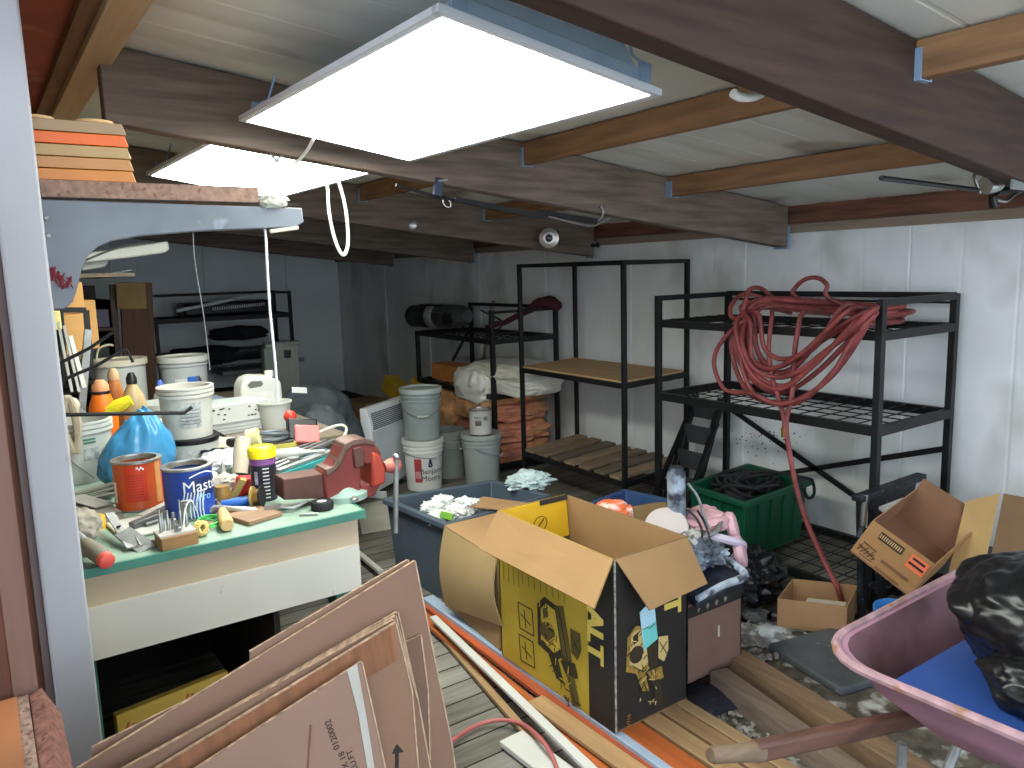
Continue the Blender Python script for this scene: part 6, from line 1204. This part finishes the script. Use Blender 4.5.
b = MB(); e = on_y(590, 245, 4.57); b.cyl(e, on_y(599, 246, 4.50), .012); one('pipe_stub', b, 'black_steel', 'short black pipe stub at the third beam end', 'pipe')
b = MB(); c = on_y(412, 225, 4.54); b.lathe([(0, 0), (.028, 0), (.030, .03), (.02, .035), (0, .035)], c, 18, (-.4, -.9, 0)); one('beam_knob', b, M['steel'], 'small round metal knob on the side of the third beam', 'knob')
t = thing('hanging_clamp_lamp', 'silver clip lamp on a thin black rod under the wide dark beam', 'lamp', (2.9, 1.3, 1.85)); y = 1.3
MB().tube([on_y(881, 178, y), on_y(978, 190, y)], .008, 8).build('rod', M['black_steel'], t); cy0 = on_y(985, 186, y); MB().lathe([(0, 0), (.028, 0), (.034, .02), (.034, .055), (.024, .06), (0, .06)], cy0 + V3((0, 0, -.0)), 20, (.9, -.2, .25)).build('head', M['steel'], t)
MB().tube([on_y(980, 193, y), on_y(974, 176, y), on_y(979, 174, y)], .005, 8, sub=3).build('bracket', M['steel'], t); MB().tube([on_y(992, 196, y), on_y(994, 206, y)], [.012, .016], 10).build('grip', M['black_plastic'], t); MB().tube([on_y(994, 199, y), on_y(1006, 201, y), on_y(1014, 195, y), on_y(1024, 190, y)], .006, 8, sub=4).build('lever', M['steel'], t); MB().tube([on_y(996, 192, y), on_y(1014, 189, y), on_y(1032, 188, y)], .014, 8).build('arm', M['black_steel'], t)
b = MB(); b.tube([on_y(733, 93, 1.24), on_y(740, 97, 1.24), on_y(752, 97, 1.24), on_y(762, 93, 1.24)], .011, 10, sub=4); one('conduit', b, 'white_plastic', 'white conduit bend showing under the wide dark beam', 'conduit')
for k, (x, y_) in enumerate(((872.5, 207.5), (924, 190), (931, 194), (955, 194), (908, 195))):
    pass
b = MB(); b.box(on_y(1020, 165, 1.118), (.10, .006, .15)); one('junction_plate', b, 'grey_metal', 'grey metal plate fixed to the wide dark beam near its wall end', 'plate')

# ------------------------------------------------------------------ dim things along the bench wall and the back wall
for k, (pts, y, lb) in enumerate((([(62, 415), (110, 414), (184, 413), (192, 407)], 2.6, 'long dark rod sticking out from the wall over the white pail'), ([(60, 363), (90, 348), (113, 332)], 3.1, 'upper bent rod sticking out over the pails'), ([(60, 381), (96, 366), (126, 348), (133, 362)], 3.1, 'lower bent rod sticking out over the pails'))):
    q = [on_y(*p, y) for p in pts]; b = MB(); b.tube([V3((.05, y, q[0].z))] + q, .006, 8); tag(b.build('wall_rod', M['black_steel']), lb, 'rod', 'rods on the bench wall')
b = MB()
for k in range(3): b.tube([on_y(64 + k * 2, 398, 3.2), on_y(60 + k, 415, 3.2), on_y(66 + k, 440, 3.2), on_y(73 + k * 2, 452, 3.2), on_y(79 - k, 430, 3.2), on_y(74 - k, 406, 3.2)], .012, 7, sub=5, closed=True)
one('hanging_hose', b, mat('hose_tan', (170, 158, 134), .6), 'tan hose coil hanging on the wall beside the post', 'hose')
for k, (x0, y0, x1, y1) in enumerate(((58, 322, 72, 392), (64, 326, 79, 392), (70, 336, 84, 388))):
    b = MB(); b.bar(on_y(x0, y0, 3.62 + .06 * k), on_y(x1, y1, 3.55 + .06 * k), .018, .010); tag(b.build('trim_offcut', mat('offcut_white', (172, 172, 166), .6, var=.1)), ['white trim offcut leaning closest to the post', 'middle white trim offcut leaning by the post', 'white trim offcut leaning closest to the black frame'][k], 'trim', 'white trim offcuts by the post')
t = thing('metal_frame', 'black rectangular metal frame standing behind the white offcuts', 'frame', (.36, 4.0, 1.2)); A_, B_, C_, D_ = (on_y(x, y, 4.1) for x, y in ((60, 310), (86, 310), (92, 380), (66, 384)))  # plain black metal frame, no window behind it
for a, c in ((A_, B_), (B_, C_), (C_, D_), (D_, A_)): MB().bar(a, c, .025, .02, (0, 1, 0)).build('rail', M['black_steel'], t)
b = MB(); b.bar(V3((on_y(74, 415, 4.0).x, 3.98, .866)), on_y(88, 330, 4.05), .05, .03); one('grey_channel', b, 'grey_metal', 'grey metal channel standing in front of the black frame', 'channel')
b = MB(); c = on_y(67, 406, 3.3); b.lump(c, (.045, .05, .035), 161, .08, 2, sub=3); one('ladle_bowl', b, mat('tan_bowl', (178, 170, 152), .5), 'tan round bowl hanging by the post above the white pail', 'bowl')
b = MB(); b.lump(on_y(72, 425, 3.7), (.07, .06, .07), 162, .25, 2, .2, 4, 4); one('rag_bundle', b, mat('rag_mixed', (140, 140, 146), .7, var=.5, scale=12), 'crumpled grey and white bundle behind the white pail', 'bundle')
# wall shelf with light fittings and cartons
t = thing('wall_shelf', 'thin dim shelf strip high on the bench wall carrying white fittings', 'shelf', (.4, 5.4, 1.6)); q = [on_y(76, 275, 5.3), on_y(118, 279, 5.3), on_y(131, 270, 5.3)]
MB().sheet([(.055, 4.6, q[0].z), (q[1].x, 4.7, q[0].z), (q[1].x, 6.2, q[0].z), (.055, 6.2, q[0].z)], .02, (0, 0, 1)).build('board', wood('shelf_dim', (110, 96, 80), 1, .15), t); MB().bar(q[1] + V3((-.25, 0, -.0)), q[2], .03, .008).build('bent_strip', M['grey_metal'], t)
for k, (pp, y, lb) in enumerate((([(86, 253), (168, 241), (170, 249), (165, 253), (118, 259), (84, 263)], 4.9, 'long white light fitting lying on top, under the bracket curve'), ([(80, 262), (106, 256), (109, 262), (105, 267), (82, 271)], 5.0, 'shorter white light fitting below the long one'))):
    q = [on_y(*p, y) for p in pp]; t = thing('light_fitting', lb, 'fitting', sum(q, V3()) / len(q), 'white fittings on the wall shelf'); b = MB(); b.sheet(q, .25, (0, -1, 0)); b.build('body', mat('fitting_white', (206, 208, 196), .5, var=.1), t, bev=.01)
    b = MB(); b.tube([lerp(q[0], q[-1], .75) + V3((0, -.006, 0)), lerp(q[1], q[3], .5) + V3((-.25 + .1 * k, -.006, 0)), lerp(q[1], q[2], .3) + V3((-.12, -.006, 0))], .006, 6, sub=3); b.build('groove', mat('groove_grey', (92, 98, 94), .6), t)
zc = on_y(84, 314, 4.4).z; t = thing('carton_shelf', 'dim shelf board on the bench wall under the small tan cartons', 'shelf', (.25, 4.7, zc - .22)); MB().span((.055, 4.35, zc - .22), (.46, 5.05, zc - .20)).build('board', wood('shelf_dim', (110, 96, 80), 1, .15), t); MB().span((.055, 4.68, zc - .34), (.075, 4.71, zc - .22)).build('bracket', M['black_steel'], t)
c1 = mat('carton_shelf', (196, 150, 92), .85, var=.08)
for k, (x0, y0, x1, y1, y, lb) in enumerate(((60, 282, 82, 312, 4.5, 'tan carton under the bracket tip, above the black frame'), (78, 300, 95, 338, 4.7, 'upright tan carton beside the bracket tip'), (64, 314, 84, 336, 4.4, 'orange tinted carton seen through the black frame'))):
    a, c = on_y(x0, y1, y), on_y(x1, y0, y); a.z = (zc + .001, zc - .199, zc - .199)[k]; b = MB(); b.span((max(a.x, .06), y, a.z), (c.x, y + .3, c.z)); tag(b.build('small_carton', c1, bev=.004), lb, 'box', 'small cartons on the bench wall')
b = MB(); a, c = on_y(52, 330, 3.9), on_y(60, 311, 3.9); b.span((.06, 3.9, a.z), (c.x, 4.0, c.z)); one('yellow_tag_box', b, mat('pale_yellow', (222, 206, 130), .6), 'small pale yellow box hung on the wall just under the bracket tip', 'box', bev=.003)  # box set at the wall
t = thing('stock_shelf', 'dark brown shelving unit between the cartons and the brown upright board', 'shelf', (.6, 6.0, 0))
dkw = wood('dark_brown', (58, 46, 40), 2, .2)
MB().span((.055, 5.75, 0), (.075, 6.6, 1.62)).build('side', dkw, t); MB().span((.755, 5.75, 0), (.78, 6.6, 1.5)).build('side', dkw, t)
for z in (.4, .9, 1.3): MB().span((.075, 5.75, z), (.755, 6.6, z + .02)).build('board', dkw, t)
MB().span((.08, 6.58, .0), (.77, 6.6, 1.6)).build('back', dkw, t)
b = MB(); b.span((.60, 5.8, 1.322), (.745, 6.2, 1.44)); one('purple_box', b, mat('purple_grey', (86, 80, 96), .7), 'small purplish grey box in the dark shelving', 'box', bev=.004)
b = MB(); b.span((.42, 5.85, .922), (.74, 6.2, 1.2)); one('black_case', b, 'black_plastic', 'black case on the middle of the dark shelving', 'case', bev=.01)
t = thing('upright_board', 'tall brown board with a lighter tan top, leaning behind the white buckets', 'board', (1.2, 7.5, 0)); A_ = on_y(117, 283, 7.5); B_ = on_y(142, 283, 7.5); H_ = on_y(143, 311, 7.5)
MB().box(((A_.x + B_.x) / 2 + .02, 7.55, A_.z / 2), (.26, .05, A_.z), (0, .045, 0)).build('panel', wood('board_brown', (128, 92, 72), 2, .1), t, bev=.003); MB().box(((A_.x + B_.x) / 2 + .005, 7.515, A_.z - .115), (.235, .02, .225), (0, .045, 0)).build('tan_top', mat('tan_panel', (188, 152, 98), .8, var=.1), t)
b = MB(); b.box((1.00, 7.62, .80), (.05, .05, 1.6), (0, .04, 0)); one('narrow_batten', b, wood('slat_dim', (120, 96, 76), 2, .15), 'narrow slat standing against the tall brown board', 'slat')
# deep rack on the back wall
RB = [(1.62, 9.12), (3.10, 9.08), (3.12, 9.72), (1.64, 9.76)]
r4 = rack('dim black rack along the back wall, piled with dark fabric', RB, 1.46, .036, [(1.20, 'wire', .05), (.78, 'wire', .04), (.30, 'wire', .04)], [(2, 1.445, .03), (1, 1.44, .03)], post_h=[1.22, 1.46, 1.46, 1.46])
y = 9.2
b = MB(); b.bar(on_y(176, 311, 9.14), on_y(254, 295, 9.14), .04, .035); one('silver_bar', b, mat('bar_silver', (196, 202, 204), .5, .3), 'long silver bar sloping across the deep rack top', 'bar', bev=.004)
t = thing('black_case', 'long black case with a row of pale vents on the deep rack top', 'case', (2.6, 9.3, 1.21)); a, c = on_y(205, 311, 9.3), on_y(271, 303, 9.3); MB().span((a.x - .25, 9.2, 1.206), (c.x, 9.6, 1.36)).build('body', M['black_plastic'], t, bev=.03)
g = MB()
for k in range(24): p = lerp(on_y(213, 309, 9.17), on_y(264, 304, 9.17), k / 23); g.box(p, (.012, .012, .035))
g.build('vent', M['white_ink'], t)
fab = mat('fabric_black', (32, 34, 38), .9, var=.3); 
for k, (px, py, rx, rz, lb) in enumerate(((240, 333, .34, .08, 'black fabric bundle on the middle shelf of the deep rack'), (208, 356, .42, .11, 'wide dark fabric bundle drooping off the deep rack shelf'), (250, 354, .28, .06, 'dark folded cloth under the black bundle on the deep rack'))):
    c = on_y(px, py, 9.25); b = MB(); b.lump((c.x, 9.3, c.z), (rx, .24, rz), 170 + k, .12, 1.6, .12, 3, 4, boxy=.3); tag(b.build('fabric_bundle', fab, smooth=70), lb, 'fabric', 'dark fabric on the deep rack')
for k, (py, lb) in enumerate(((352, 'upper grey folded strip on the deep rack'), (362, 'middle grey folded strip on the deep rack'), (372, 'lower grey folded strip on the deep rack'))):
    a, c = on_y(240, py, 9.15), on_y(270, py - 1, 9.15); b = MB(); b.span((a.x - .2, 9.15, a.z - .03), (c.x, 9.6, a.z + .02)); tag(b.build('folded_strip', mat('strip_grey', (140, 146, 148), .7, var=.1), bev=.01), lb, 'cloth', 'grey folded strips on the deep rack')
t = thing('cooler', 'dull white plastic container with a label, standing at the deep rack end', 'container', (2.95, 8.9, 0)); a, c = on_y(266, 378, 8.9), on_y(298, 341, 8.9)
MB().span((a.x, 8.9, 0), (c.x, 9.05, c.z - .05)).build('body', mat('cooler_white', (224, 228, 212), .5, var=.06), t, bev=.02); MB().span((a.x + .02, 8.89, c.z - .05), (c.x + .03, 9.06, c.z)).build('lid', mat('cooler_lid', (232, 234, 220), .5), t, bev=.02)
q = [on_y(x, y, 8.895) for x, y in ((284, 350), (291, 350), (291, 358), (284, 358))]; MB().sheet(q, .002, (0, -1, 0)).build('label_patch', mat('label_dark', (90, 96, 100), .6, var=.4, scale=40), t); MB().box((c.x + .03, 8.9, c.z - .22), (.05, .06, .05)).build('latch', M['grey_plastic'], t, bev=.006)
